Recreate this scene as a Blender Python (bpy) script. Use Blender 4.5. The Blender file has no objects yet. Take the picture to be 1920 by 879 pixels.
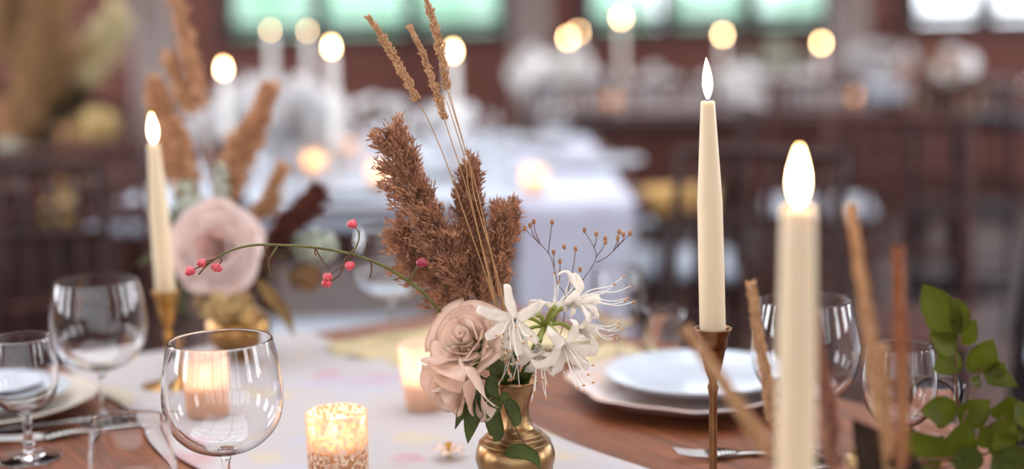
import bpy, bmesh, math, random
from mathutils import Vector, Matrix, Quaternion
random.seed(7)
R = math.radians
SC = bpy.context.scene
COL = SC.collection

# ------------------------------------------------------------------ camera
F = 2667.0; CZ = 1.155; PITCH = 8.3; ROLL = 1.2; FOCUS = 1.20
cam_d = bpy.data.cameras.new('camera'); cam = bpy.data.objects.new('camera', cam_d); COL.objects.link(cam)
CR = Matrix.Rotation(R(90-PITCH), 3, 'X') @ Matrix.Rotation(R(-ROLL), 3, 'Z')
cam.matrix_world = Matrix.Translation((0, 0, CZ)) @ CR.to_4x4()
cam_d.sensor_fit = 'HORIZONTAL'; cam_d.sensor_width = 36.0; cam_d.lens = F*36/1920
cam_d.clip_start = .02; cam_d.clip_end = 200
cam_d.dof.use_dof = True; cam_d.dof.focus_distance = FOCUS; cam_d.dof.aperture_fstop = 1.75
cam_d.dof.aperture_blades = 0
SC.camera = cam

# ------------------------------------------------------------------ sky and exposure
def hexc(h):
    v = [int(h[i:i+2], 16)/255 for i in (0, 2, 4)]
    return tuple((c/12.92 if c <= .04045 else ((c+.055)/1.055)**2.4) for c in v)
W = bpy.data.worlds.new('overcast_sky'); SC.world = W; W.use_nodes = True
bgn = W.node_tree.nodes['Background']
bgn.inputs['Color'].default_value = (.86, .93, 1.0, 1); bgn.inputs['Strength'].default_value = 3.2
SC.view_settings.view_transform = 'Standard'; SC.view_settings.look = 'None'
SC.view_settings.exposure = 0.28; SC.view_settings.gamma = 1.0
SC.cycles.use_denoising = True
SC.cycles.caustics_refractive = True; SC.cycles.caustics_reflective = False
SC.cycles.max_bounces = 14; SC.cycles.transmission_bounces = 14; SC.cycles.diffuse_bounces = 3
SC.cycles.glossy_bounces = 4; SC.cycles.transparent_max_bounces = 16
SC.cycles.sample_clamp_indirect = 6
SC.cycles.blur_glossy = 0.5

# area lamps added in unseen side and rear window openings to brighten the room
SIDEW = [(-1, y) for y in (-2.0, 1.0, 4.0, 7.2)]+[(1, y) for y in (-2.0, 1.0, 4.0, 7.2)]
REARX = (-4.8, -3.2, -1.6, 0, 1.6, 3.2, 4.8); WW, WZ0, WZ1 = 1.35, .9, 3.1; FILL = 5.0; ROOF_GAP = (0, 2.6, 4.4, 6.4)   # added roof opening for the fill lamp: x, y, width, length
def add_fill(loc, rot, k=1.0):
    l = bpy.data.lights.new('window_daylight', 'AREA'); l.shape = 'RECTANGLE'; l.size = WW-.12; l.size_y = WZ1-WZ0-.12
    l.energy = FILL*k*math.pi*l.size*l.size_y; l.color = (.95, .95, 1.0)
    o = bpy.data.objects.new('window_daylight', l); COL.objects.link(o); o.location = loc; o.rotation_euler = rot
for s_, y_ in SIDEW: add_fill((s_*6.88, y_, (WZ0+WZ1)/2), (R(90), 0, R(90)*s_), (1.7 if s_ < 0 else 1.3)*(3.2 if y_ > 6 else 2.8 if y_ > 3 else 1.1))
l_ = bpy.data.lights.new('roof_daylight', 'AREA'); l_.shape = 'RECTANGLE'; l_.size = ROOF_GAP[2]-.1; l_.size_y = ROOF_GAP[3]-.1  # unseen roof lamp added to light the table tops
l_.energy = 0.22*math.pi*l_.size*l_.size_y; l_.color = (.93, .95, 1.0)
o_ = bpy.data.objects.new('roof_daylight', l_); COL.objects.link(o_); o_.location = (ROOF_GAP[0], ROOF_GAP[1], 3.66)
for x_ in REARX: add_fill((x_, -4.08, (WZ0+WZ1)/2), (R(90), 0, R(180)), 1.2)

# ------------------------------------------------------------------ measuring helpers
def at(px, py, Y):
    r = CR @ Vector(((px-960)/F, -(py-439.5)/F, -1)); t = Y/r.y
    return Vector((0, 0, CZ)) + r*t
def on(px, py, z=.75):
    r = CR @ Vector(((px-960)/F, -(py-439.5)/F, -1)); t = (z-CZ)/r.z
    return Vector((0, 0, CZ)) + r*t
TZ = .75

# ------------------------------------------------------------------ materials
MATS = {}
def mat(name, color, rough=.5, metal=0, var=.0, scale=30, bump=0, bscale=None, spec=.5, trans=0, sss=0, sssr=(.01, .006, .004),
        sheen=0, stretch=(1, 1, 1), color2=None, lucent=0, coat=0):
    if name in MATS: return MATS[name]
    m = bpy.data.materials.new(name); m.use_nodes = True; nt = m.node_tree; N = nt.nodes; L = nt.links
    b = N['Principled BSDF']; c = hexc(color) if isinstance(color, str) else color
    b.inputs['Base Color'].default_value = (*c, 1); b.inputs['Roughness'].default_value = rough
    b.inputs['Metallic'].default_value = metal; b.inputs['Specular IOR Level'].default_value = spec
    b.inputs['Transmission Weight'].default_value = trans
    if sss:
        b.inputs['Subsurface Weight'].default_value = sss; b.inputs['Subsurface Radius'].default_value = sssr
        b.inputs['Subsurface Scale'].default_value = 1.0
    if sheen: b.inputs['Sheen Weight'].default_value = sheen
    if coat: b.inputs['Coat Weight'].default_value = coat
    tc = N.new('ShaderNodeTexCoord'); mp = N.new('ShaderNodeMapping'); mp.inputs['Scale'].default_value = stretch
    L.new(tc.outputs['Object'], mp.inputs['Vector'])
    colout = None
    if var or color2:
        n = N.new('ShaderNodeTexNoise'); n.inputs['Scale'].default_value = scale; n.inputs['Detail'].default_value = 5
        L.new(mp.outputs[0], n.inputs['Vector'])
        rp = N.new('ShaderNodeValToRGB'); L.new(n.outputs['Fac'], rp.inputs[0])
        c2 = hexc(color2) if color2 else tuple(min(1, x*(1+var)) for x in c)
        c1 = c if color2 else tuple(x*(1-var) for x in c)
        rp.color_ramp.elements[0].position = .35; rp.color_ramp.elements[1].position = .65
        rp.color_ramp.elements[0].color = (*c1, 1); rp.color_ramp.elements[1].color = (*c2, 1)
        L.new(rp.outputs[0], b.inputs['Base Color']); colout = rp.outputs[0]
    if bump:
        n2 = N.new('ShaderNodeTexNoise'); n2.inputs['Scale'].default_value = bscale or scale*2
        n2.inputs['Detail'].default_value = 4; L.new(mp.outputs[0], n2.inputs['Vector'])
        bp = N.new('ShaderNodeBump'); bp.inputs['Strength'].default_value = bump; bp.inputs['Distance'].default_value = .003
        L.new(n2.outputs['Fac'], bp.inputs['Height']); L.new(bp.outputs[0], b.inputs['Normal'])
    if lucent:
        t = N.new('ShaderNodeBsdfTranslucent'); t.inputs[0].default_value = (*c, 1)
        if colout: L.new(colout, t.inputs[0])
        mx = N.new('ShaderNodeMixShader'); mx.inputs[0].default_value = lucent
        L.new(b.outputs[0], mx.inputs[1]); L.new(t.outputs[0], mx.inputs[2])
        L.new(mx.outputs[0], N['Material Output'].inputs['Surface'])
    MATS[name] = m; return m

def glass_mat():
    m = bpy.data.materials.new('clear_glass'); m.use_nodes = True; nt = m.node_tree
    nt.nodes.remove(nt.nodes['Principled BSDF']); g = nt.nodes.new('ShaderNodeBsdfGlass')
    g.inputs['IOR'].default_value = 1.36; g.inputs['Roughness'].default_value = 0; g.inputs['Color'].default_value = (.985, .985, .985, 1)
    nt.links.new(g.outputs[0], nt.nodes['Material Output'].inputs['Surface']); return m
M_GLASS = glass_mat()

def flame_mat(strength):
    m = bpy.data.materials.new('candle_flame'); m.use_nodes = True; nt = m.node_tree; N = nt.nodes; L = nt.links
    N.remove(N['Principled BSDF'])
    tc = N.new('ShaderNodeTexCoord'); sp = N.new('ShaderNodeSeparateXYZ'); L.new(tc.outputs['Generated'], sp.inputs[0])
    rp = N.new('ShaderNodeValToRGB'); L.new(sp.outputs['Z'], rp.inputs[0])
    e = rp.color_ramp.elements; e[0].position = 0; e[0].color = (.02, .03, .09, 1); e[1].position = 1; e[1].color = (1, .50, .17, 1)
    x = e.new(.10); x.color = (.06, .05, .08, 1); x = e.new(.24); x.color = (1, .62, .27, 1); x = e.new(.6); x.color = (1, .66, .33, 1)
    em = N.new('ShaderNodeEmission'); em.inputs['Strength'].default_value = strength
    L.new(rp.outputs[0], em.inputs['Color']); L.new(em.outputs[0], N['Material Output'].inputs['Surface']); return m
M_FLAME = flame_mat(52)

def votive_mat(name, tint, mottled, clear):
    m = bpy.data.materials.new(name); m.use_nodes = True; nt = m.node_tree; N = nt.nodes; L = nt.links
    b = N['Principled BSDF']; b.inputs['Base Color'].default_value = (*hexc(tint), 1); b.inputs['Roughness'].default_value = .3
    b.inputs['Metallic'].default_value = .25
    t = N.new('ShaderNodeBsdfTranslucent'); t.inputs[0].default_value = (*hexc(tint), 1)
    tr = N.new('ShaderNodeBsdfTransparent'); tr.inputs[0].default_value = (1, .93, .85, 1)
    a = N.new('ShaderNodeMixShader'); L.new(b.outputs[0], a.inputs[1]); L.new(t.outputs[0], a.inputs[2])
    c = N.new('ShaderNodeMixShader'); L.new(a.outputs[0], c.inputs[1]); L.new(tr.outputs[0], c.inputs[2])
    tc = N.new('ShaderNodeTexCoord'); n = N.new('ShaderNodeTexNoise'); n.inputs['Scale'].default_value = 260; n.inputs['Detail'].default_value = 2
    L.new(tc.outputs['Object'], n.inputs['Vector'])
    r = N.new('ShaderNodeValToRGB'); L.new(n.outputs['Fac'], r.inputs[0])
    r.color_ramp.elements[0].position = .44; r.color_ramp.elements[1].position = .56
    if mottled:
        r.color_ramp.elements[0].color = (.05,)*3+(1,); r.color_ramp.elements[1].color = (.93,)*3+(1,)
    else:
        r.color_ramp.elements[0].color = (.74,)*3+(1,); r.color_ramp.elements[1].color = (.8,)*3+(1,)
    L.new(r.outputs[0], a.inputs[0]); c.inputs[0].default_value = clear
    L.new(c.outputs[0], N['Material Output'].inputs['Surface']); return m
M_VOT_GOLD = votive_mat('mottled_gold_glass', 'f6d9c0', True, .16)
M_VOT_FROST = votive_mat('frosted_peach_glass', 'fbe4d4', False, .26)

M_WOOD = mat('warm_table_wood', '703a1b', .5, var=.35, scale=9, stretch=(1, 14, 14), bump=.15, bscale=20)
M_DARKWOOD = mat('dark_chair_wood', '2e1712', .55, var=.3, scale=14, spec=.25)
M_MIDWOOD = mat('reddish_chair_wood', '472622', .55, var=.3, scale=14, spec=.25)
M_BLACKWOOD = mat('black_brown_wood', '1d1118', .55, var=.2, scale=14, spec=.2)
M_WHITECLOTH = mat('white_cloth', 'a9b0bd', .9, var=.05, scale=12, bump=.15, bscale=300, sheen=.2)
M_GAUZE = mat('ochre_gauze', 'c2ad86', .95, var=.14, scale=30, bump=.6, bscale=500)
M_PLATE = mat('white_ceramic', 'bcc0ca', .22, var=.03, scale=20)
M_CHARGER = mat('blush_ceramic', 'd3b3a4', .3, var=.12, scale=25, color2='c2b5b1')
M_WAX = mat('ivory_wax', 'd9c6a6', .42, sss=.35, sssr=(.012, .007, .0035), spec=.4)
M_WICK = mat('burnt_wick', '1a1412', .9)
M_BRASS = mat('aged_brass', '947551', .3, metal=1, var=.22, scale=60, bump=.1, bscale=120)
M_COPPER = mat('copper_brass', '86603f', .3, metal=1, var=.18, scale=60)
M_STEEL = mat('polished_steel', 'b9b4b2', .18, metal=1)
M_ROSE = mat('blush_petal', 'fbece0', .6, var=.04, scale=60, lucent=.45, color2='f8e0d0', bump=.12, bscale=260)
M_ROSEP = mat('pink_petal', 'fff0ec', .6, var=.03, scale=50, lucent=.5, bump=.12, bscale=260)
M_ROSEC = mat('deep_pink_petal', 'fbd8d0', .6, var=.1, scale=50, lucent=.2)
M_NERINE = mat('white_petal', 'faf3ea', .5, var=.04, scale=120, lucent=.28, bump=.15, bscale=400)
M_ANTHER = mat('tan_anther', 'c08a5a', .7)
M_GREENST = mat('fresh_green_stem', '8c9140', .5, var=.15, scale=80)
M_OLIVE = mat('olive_twig', '5f5a24', .6, var=.3, scale=150)
M_TWIG = mat('brown_twig', '5e3a24', .7, var=.3, scale=150)
M_LEAF = mat('deep_green_leaf', '5a672c', .45, var=.25, scale=60, lucent=.25, bump=.15, bscale=200)
M_LEAFB = mat('bright_green_leaf', '6a7320', .45, var=.2, scale=45, lucent=.35, bump=.15, bscale=200)
M_LEAFD = mat('dark_leaf', '3a2a18', .5, var=.25, scale=45, lucent=.1)
M_BERRY = mat('coral_berry', 'cf4a55', .35, var=.2, scale=150, sss=.1)
M_BERRYD = mat('crimson_berry', '8e1f38', .35, var=.2, scale=150)
M_REED = mat('brown_reed_plume', 'dba682', .9, var=.0, scale=90, color2='986a54', lucent=.3)
M_REEDL = mat('tan_reed_plume', 'b4875f', .9, scale=90, color2='8b6043')
M_TAN = mat('tan_grass', 'e0b68e', .85, scale=160, color2='c2946a', lucent=.2)
M_STRAW = mat('straw_stem', 'ab8052', .7, var=.15, scale=90)
M_ORANGEGR = mat('russet_plume', 'e8bf9a', .9, scale=60, color2='c7966e', lucent=.3)
M_DARKPL = mat('maroon_plume', '6e3a2c', .9, scale=60, color2='4e241d')
M_CREAMPL = mat('cream_pampas', 'b8936a', .9, scale=30, color2='a5835a')
M_WHITEPL = mat('white_pampas', 'faf8f6', .9, scale=30, color2='eeeef2', lucent=.45)
M_WHITEFL = mat('white_blossom', 'ffffff', .7, var=.02, scale=60, lucent=.3)
M_PEACHFL = mat('peach_blossom', 'cda180', .7, var=.12, scale=60, lucent=.1)
M_HYD = mat('dried_cream_floret', 'c9ab74', .8, var=.25, scale=120)
M_LACE = mat('pale_sage_floret', 'b9bfae', .8, var=.15, scale=120)
M_POD = mat('brown_seed_pod', '9a6a48', .6, var=.25, scale=300)
M_POD_BG = M_HYD

# ------------------------------------------------------------------ mesh helpers
def new_bm(): return bmesh.new()
def link(name, me_or_bm, material, parent=None, smooth=True, shared=None):
    if isinstance(me_or_bm, bmesh.types.BMesh):
        me = bpy.data.meshes.new(name); me_or_bm.to_mesh(me); me_or_bm.free()
    else: me = me_or_bm
    if smooth and me.polygons: me.polygons.foreach_set('use_smooth', [True]*len(me.polygons))
    if material and not me.materials: me.materials.append(material)
    o = bpy.data.objects.new(name, me); COL.objects.link(o)
    if parent: o.parent = parent
    return o
def tag(o, label=None, cat=None, group=None, kind=None):
    if label: o['label'] = label
    if cat: o['category'] = cat
    if group: o['group'] = group
    if kind: o['kind'] = kind
    return o
def thing(name, label, cat, loc=(0, 0, 0), rz=0, group=None):
    o = bpy.data.objects.new(name, None); COL.objects.link(o); o.location = loc; o.rotation_euler = (0, 0, rz)
    o.empty_display_size = .02
    return tag(o, label, cat, group)
def kids(o): return [c for c in list(COL.objects) if c.parent == o]
def dup(root, loc, rz=0, label=None, group=None, scale=None):
    def cp(o, par):
        c = o.copy(); COL.objects.link(c)
        if par: c.parent = par
        for ch in list(o.children): cp(ch, c)
        return c
    r = cp(root, None); r.location = loc; r.rotation_euler = (0, 0, rz)
    if label: r['label'] = label
    if group: r['group'] = group
    if scale: r.scale = (scale,)*3
    return r
def box(bm, c, s, rot=None):
    c = Vector(c); h = Vector(s)/2; vs = []
    for x in (-1, 1):
        for y in (-1, 1):
            for z in (-1, 1):
                v = Vector((x*h.x, y*h.y, z*h.z))
                if rot is not None: v = rot @ v
                vs.append(bm.verts.new(c+v))
    for f in ((0, 1, 3, 2), (4, 6, 7, 5), (0, 4, 5, 1), (2, 3, 7, 6), (0, 2, 6, 4), (1, 5, 7, 3)):
        bm.faces.new([vs[i] for i in f])
def bevel(bm, w, seg=2):
    bmesh.ops.bevel(bm, geom=list(bm.edges), offset=w, segments=seg, affect='EDGES', profile=.5)
def lathe(bm, prof, seg=48, center=(0, 0, 0), wob=None):
    cx, cy, cz = center; rings = []
    for (r, z) in prof:
        if r < 1e-6: rings.append([bm.verts.new((cx, cy, cz+z))])
        else:
            ring = []
            for k in range(seg):
                a = 2*math.pi*k/seg; rr = r*(wob(a, r) if wob else 1)
                ring.append(bm.verts.new((cx+rr*math.cos(a), cy+rr*math.sin(a), cz+z)))
            rings.append(ring)
    for A, B in zip(rings, rings[1:]):
        for k in range(seg):
            k2 = (k+1) % seg
            if len(A) == 1 and len(B) == 1: continue
            if len(A) == 1: bm.faces.new((A[0], B[k2], B[k]))
            elif len(B) == 1: bm.faces.new((A[k], A[k2], B[0]))
            else: bm.faces.new((A[k], A[k2], B[k2], B[k]))
    return bm
def catmull(pts, n=6):
    pts = [Vector(p) for p in pts]; out = []
    P = [pts[0]*2-pts[1]]+pts+[pts[-1]*2-pts[-2]]
    for i in range(1, len(P)-2):
        for k in range(n):
            t = k/n; a, b, c, d = P[i-1], P[i], P[i+1], P[i+2]
            out.append(.5*((2*b)+(c-a)*t+(2*a-5*b+4*c-d)*t*t+(3*b-a-3*c+d)*t*t*t))
    out.append(pts[-1]); return out
def tube(bm, pts, r0, r1=None, seg=6, sm=5, cap=True, radii=None):
    p = catmull(pts, sm) if sm and len(pts) > 2 else [Vector(q) for q in pts]
    r1 = r0 if r1 is None else r1; n = len(p); rings = []
    ref = Vector((.31, .17, .93)).normalized()
    for i, q in enumerate(p):
        t = (p[min(i+1, n-1)]-p[max(i-1, 0)]).normalized()
        u = t.cross(ref)
        if u.length < .1: u = t.cross(Vector((1, 0, 0)))
        u.normalize(); v = t.cross(u)
        f = i/(n-1); r = r0+(r1-r0)*f if radii is None else radii(f)
        rings.append([bm.verts.new(q+u*(r*math.cos(2*math.pi*k/seg))+v*(r*math.sin(2*math.pi*k/seg))) for k in range(seg)])
    for A, B in zip(rings, rings[1:]):
        for k in range(seg):
            bm.faces.new((A[k], A[(k+1) % seg], B[(k+1) % seg], B[k]))
    if cap:
        bm.faces.new(rings[0][::-1]); bm.faces.new(rings[-1])
    return bm
def blob(bm, c, r, sub=2, sc=(1, 1, 1), jit=0, rot=None):
    d = bmesh.ops.create_icosphere(bm, subdivisions=sub, radius=1)
    for v in d['verts']:
        q = Vector((v.co.x*sc[0], v.co.y*sc[1], v.co.z*sc[2]))*r*(1+random.uniform(-jit, jit))
        if rot is not None: q = rot @ q
        v.co = Vector(c)+q
def frame(a, up=Vector((0, 0, 1))):
    a = Vector(a).normalized(); u = a.cross(up)
    if u.length < .05: u = a.cross(Vector((1, 0, 0)))
    u.normalize(); v = u.cross(a); return u, v, a      # u side, v upish, a axis

# ------------------------------------------------------------------ the setting
FL = 0.0
bm = new_bm(); box(bm, (0, 3, -.05), (14, 14.4, .1)); tag(link('floor', bm, mat('dark_floor_boards', '49312b', .5, var=.3, scale=3, stretch=(8, 1, 1)), smooth=False), kind='structure')
M_WALL = mat('dark_red_wall', '663a30', .75, var=.3, scale=4, stretch=(1, 1, 6), bump=.3, bscale=20)
YB = 10.0
wins = [(-1.95, -.02, 3), (.55, 2.25, 3), (2.80, 4.9, 4), (-5.2, -3.6, 3)]
SILL, HEAD = 1.115, 2.55
def wall_back():
    bm = new_bm(); box(bm, (0, YB+.1, SILL/2), (14, .2, SILL)); box(bm, (0, YB+.1, (HEAD+3.6)/2), (14, .2, 3.6-HEAD))
    xs = sorted(wins); edges = [-7]+[e for w in xs for e in (w[0], w[1])]+[7]
    for a, b in zip(edges[::2], edges[1::2]): box(bm, ((a+b)/2, YB+.1, (SILL+HEAD)/2), (b-a, .2, HEAD-SILL))
    tag(link('wall_back', bm, M_WALL, smooth=False), kind='structure')
wall_back()
for s, nm in ((-1, 'wall_left'), (1, 'wall_right')):
    bm = new_bm(); ys = [y for q, y in SIDEW if q == s]; ed = [-4.2]+[e for y in ys for e in (y-WW/2, y+WW/2)]+[10.2]
    box(bm, (s*6.9, 3, WZ0/2), (.2, 14.4, WZ0)); box(bm, (s*6.9, 3, (WZ1+3.6)/2), (.2, 14.4, 3.6-WZ1))
    for a, b in zip(ed[::2], ed[1::2]): box(bm, (s*6.9, (a+b)/2, (WZ0+WZ1)/2), (.2, b-a, WZ1-WZ0))
    for y in ys: box(bm, (s*6.84, y, (WZ0+WZ1)/2), (.05, .06, WZ1-WZ0)); box(bm, (s*6.84, y, (WZ0+WZ1)/2), (.05, WW, .06))
    tag(link(nm, bm, mat('dark_side_wall', '4a2c2c', .8, var=.2, scale=2), smooth=False), kind='structure')
bm = new_bm(); ed = [-7]+[e for x in REARX for e in (x-WW/2, x+WW/2)]+[7]
box(bm, (0, -4.1, WZ0/2), (14, .2, WZ0)); box(bm, (0, -4.1, (WZ1+3.6)/2), (14, .2, 3.6-WZ1))
for a, b in zip(ed[::2], ed[1::2]): box(bm, ((a+b)/2, -4.1, (WZ0+WZ1)/2), (b-a, .2, WZ1-WZ0))
for x in REARX: box(bm, (x, -4.04, (WZ0+WZ1)/2), (.06, .05, WZ1-WZ0)); box(bm, (x, -4.04, (WZ0+WZ1)/2), (WW, .05, .06))
tag(link('wall_rear', bm, M_WALL, smooth=False), kind='structure')
bm = new_bm(); sx, sy, sw, sl_ = ROOF_GAP
box(bm, ((-7+sx-sw/2)/2, 3, 3.65), (7+sx-sw/2, 14.4, .1)); box(bm, ((7+sx+sw/2)/2, 3, 3.65), (7-sx-sw/2, 14.4, .1))
box(bm, (sx, (-4.2+sy-sl_/2)/2, 3.65), (sw, sy-sl_/2+4.2, .1)); box(bm, (sx, (10.2+sy+sl_/2)/2, 3.65), (sw, 10.2-sy-sl_/2, .1))
for k in range(5): box(bm, (sx, sy-sl_/2+sl_*(k+.5)/5, 3.6), (sw, .10, .12))
for k in range(1, 3): box(bm, (sx-sw/2+sw*k/3, sy, 3.6), (.08, sl_, .10))
tag(link('ceiling', bm, mat('dark_ceiling', '5a4038', .8, var=.2, scale=2), smooth=False), kind='structure')
M_FRAME = mat('dark_window_frame', '2a1d22', .5)
for i, (a, b, n) in enumerate(wins):
    bm = new_bm(); t = .10
    box(bm, ((a+b)/2, YB, SILL-.01), (b-a+.14, .26, .05)); box(bm, ((a+b)/2, YB+.02, HEAD-t/2), (b-a, .1, t))
    box(bm, ((a+b)/2, YB+.02, SILL+t/2+.015), (b-a, .1, t*.6))
    for k in range(n+1): box(bm, (a+(b-a)*k/n, YB+.02, (SILL+HEAD)/2), (t, .12, HEAD-SILL))
    w = tag(link('window_%d' % (i+1), bm, M_FRAME, smooth=False), kind='structure')
    for k in range(n):
        x0 = a+(b-a)*k/n; x1 = a+(b-a)*(k+1)/n
        bm = new_bm(); box(bm, ((x0+x1)/2, YB+.05, (SILL+HEAD)/2), (x1-x0, .006, HEAD-SILL)); link('pane', bm, M_GLASS, w, smooth=False)
# pale curtains / posts between the windows
M_DRAPE = mat('pale_mauve_drape', 'e9ddd9', .9, var=.08, scale=3, stretch=(12, 12, .5))
def drape(px, w, label, Y=9.7):
    c = at(px, 50, Y); bm = new_bm(); n = 26; rows = []
    for j, z in enumerate((.02, 1.2, 2.7)):
        row = []
        for k in range(n+1):
            x = c.x-w/2+w*k/n; y = Y+.035*math.sin(k*1.6)+.012*math.sin(k*3.1+j); row.append(bm.verts.new((x, y, z)))
        rows.append(row)
    for A, B in zip(rows, rows[1:]):
        for k in range(n): bm.faces.new((A[k], A[k+1], B[k+1], B[k]))
    bmesh.ops.solidify(bm, geom=list(bm.faces), thickness=.006)
    tag(link('curtain', bm, M_DRAPE), label, 'curtain', 'pale curtains hanging between the windows')
drape(996, .26, 'pale mauve curtain hanging in the middle of the wall, between the two green-lit windows')
drape(1592, .26, 'pale mauve curtain hanging to the right-side edge of the second green-lit window')
drape(290, .30, 'greyish mauve curtain hanging beside the dried flower display on the left side', 8.6)
# outdoors
M_GRASS = mat('lawn', '5d7a52', .9, var=.1, scale=3); M_HEDGE = mat('spring_foliage', '8fcaa6', .8, scale=1.6, color2='cfe2d6', lucent=.2)
bm = new_bm(); box(bm, (0, 26, -.15), (60, 31.5, .1)); tag(link('lawn_ground', bm, M_GRASS, smooth=False), kind='structure')
tl = ['pale green tree outside the windows, %s' % w for w in
      ('past the left-end window', 'behind the left pane of the three-pane window', 'behind the third pane of the three-pane window', 'behind the middle pane of the three-pane window',
       'behind the first pane right of the middle curtain', 'behind the middle pane of the second window', 'behind the last pane of the second window', 'behind the small far-right window')]
for i, (x, y, r) in enumerate([(-8.5, 20, 2.0), (-3.6, 17, 1.3), (-1.0, 22, 1.3), (-2.45, 20, 1.0), (1.1, 17.5, .75), (2.7, 18, .75), (4.7, 21.5, 1.0), (10.5, 20, 1.0)]):
    t = thing('tree', tl[i], 'tree', (x, y, -.1), 0, 'pale trees outside the windows')
    bm = new_bm(); blob(bm, (0, 0, 1.0+r*.35), r, 3, (1, .8, 1.0), .12); link('crown', bm, M_HEDGE, t)
    bm = new_bm(); tube(bm, [(0, 0, 0), (0, 0, .6)], .14, .1, 8, 0); link('trunk', bm, M_DARKWOOD, t)

# unseen bulb strings added under the ceiling for sparkles in the glasses
M_BULB = bpy.data.materials.new('warm_bulb'); M_BULB.use_nodes = True
_n = M_BULB.node_tree.nodes; _n.remove(_n['Principled BSDF']); _e = _n.new('ShaderNodeEmission'); _e.inputs['Color'].default_value = (1, .62, .3, 1); _e.inputs['Strength'].default_value = 70
M_BULB.node_tree.links.new(_e.outputs[0], _n['Material Output'].inputs['Surface'])
_b = new_bm(); blob(_b, (0, 0, 0), .030, 2, (1, 1, 1.25)); BULB = bpy.data.meshes.new('bulb'); _b.to_mesh(BULB); _b.free(); BULB.materials.append(M_BULB)
for i, (ya, yb, lab) in enumerate(((-2.2, -2.2, 'warm bulb string hanging across the rear of the room'), (-.6, -.6, 'warm bulb string hanging above and behind the camera'), (5.2, 5.2, 'warm bulb string hanging above the second table'), (8.6, 8.6, 'warm bulb string hanging before the window wall'))):
    t = thing('festoon_lights', lab, 'string lights', (0, ya, 2.9), 0, 'festoon bulb strings under the ceiling')
    def sag(x): return -.35*(1-(x/4.5)**2)+(.25 if i % 2 else .1)
    bm = new_bm(); tube(bm, [(x, 0, sag(x)) for x in (-6.8, -4.5, -3, -1.5, 0, 1.5, 3, 4.5, 6.8)], .004, .004, 6, 3); link('cable', bm, M_BLACKWOOD, t)
    for k in range(11):
        x = -4.5+.9*k; b_ = link('bulb', BULB, None, t); b_.location = (x, 0, sag(x)-.045)
        bm = new_bm(); tube(bm, [(x, 0, sag(x)), (x, 0, sag(x)-.022)], .01, .012, 8, 0); link('socket', bm, M_BLACKWOOD, t)

# ------------------------------------------------------------------ main table
CORN = Vector((0.0, 2.07, 0)); E1 = Vector((-.848, -.53, 0)).normalized(); E2 = Vector((.53, -.848, 0)).normalized()
def tw(a, b, z=TZ): v = CORN+E1*a+E2*b; return Vector((v.x, v.y, z))
TROT = math.atan2(E2.y, E2.x)
def table(name, label, corner, e1, e2, w, l, top_m, leg_m, thick=.04):
    rz = math.atan2(e2.y, e2.x); c = corner+e1*(w/2)+e2*(l/2)
    t = thing(name, label, 'table', (c.x, c.y, 0), rz)
    bm = new_bm(); box(bm, (0, 0, TZ-thick/2), (l, w, thick)); bevel(bm, .004); link('tabletop', bm, top_m, t, smooth=False)
    bm = new_bm()
    for sy in (-1, 1): box(bm, (0, sy*(w/2-.09), TZ-thick-.05), (l-.16, .025, .1))
    for sx in (-1, 1): box(bm, (sx*(l/2-.09), 0, TZ-thick-.05), (.025, w-.16, .1))
    link('apron', bm, leg_m, t, smooth=False)
    for sx in (-1, 1):
        for sy in (-1, 1):
            bm = new_bm(); box(bm, (sx*(l/2-.07), sy*(w/2-.07), (TZ-thick)/2), (.07, .07, TZ-thick)); link('leg', bm, leg_m, t, smooth=False)
    return t
table('banquet_table', 'warm brown wooden banquet table with a floral runner, carrying the sharp brass vase', CORN, E1, E2, 1.0, 1.85, M_WOOD, M_MIDWOOD)

def runner_mat():
    m = bpy.data.materials.new('floral_runner'); m.use_nodes = True; N = m.node_tree.nodes; L = m.node_tree.links; b = N['Principled BSDF']
    b.inputs['Roughness'].default_value = .9
    tc = N.new('ShaderNodeTexCoord'); base = hexc('aea4a3')
    prev = None
    for sc, c, lo, hi, off in ((9, 'b5656b', .60, .67, 0), (11, 'c3ad7d', .60, .66, 5), (8, 'a3a8bd', .58, .68, 11)):
        mp = N.new('ShaderNodeMapping'); mp.inputs['Location'].default_value = (off, off*.7, 0); L.new(tc.outputs['Object'], mp.inputs[0])
        n = N.new('ShaderNodeTexNoise'); n.inputs['Scale'].default_value = sc; n.inputs['Detail'].default_value = 3; L.new(mp.outputs[0], n.inputs['Vector'])
        r = N.new('ShaderNodeValToRGB'); r.color_ramp.elements[0].position = lo; r.color_ramp.elements[1].position = hi
        r.color_ramp.elements[0].color = (0, 0, 0, 1); r.color_ramp.elements[1].color = (.42, .42, .42, 1); L.new(n.outputs['Fac'], r.inputs[0])
        mx = N.new('ShaderNodeMix'); mx.data_type = 'RGBA'; L.new(r.outputs[0], mx.inputs['Factor'])
        if prev: L.new(prev, mx.inputs['A'])
        else: mx.inputs['A'].default_value = (*base, 1)
        mx.inputs['B'].default_value = (*hexc(c), 1); prev = mx.outputs['Result']
    L.new(prev, b.inputs['Base Color']); return m
M_RUN = runner_mat()
def cloth_grid(fn, nu, nv, th=.0012):
    bm = new_bm(); g = [[bm.verts.new(fn(i/nu, j/nv)) for j in range(nv+1)] for i in range(nu+1)]
    for i in range(nu):
        for j in range(nv): bm.faces.new((g[i][j], g[i+1][j], g[i+1][j+1], g[i][j+1]))
    bmesh.ops.recalc_face_normals(bm, faces=list(bm.faces))
    bmesh.ops.solidify(bm, geom=list(bm.faces), thickness=-th)
    return bm
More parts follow.
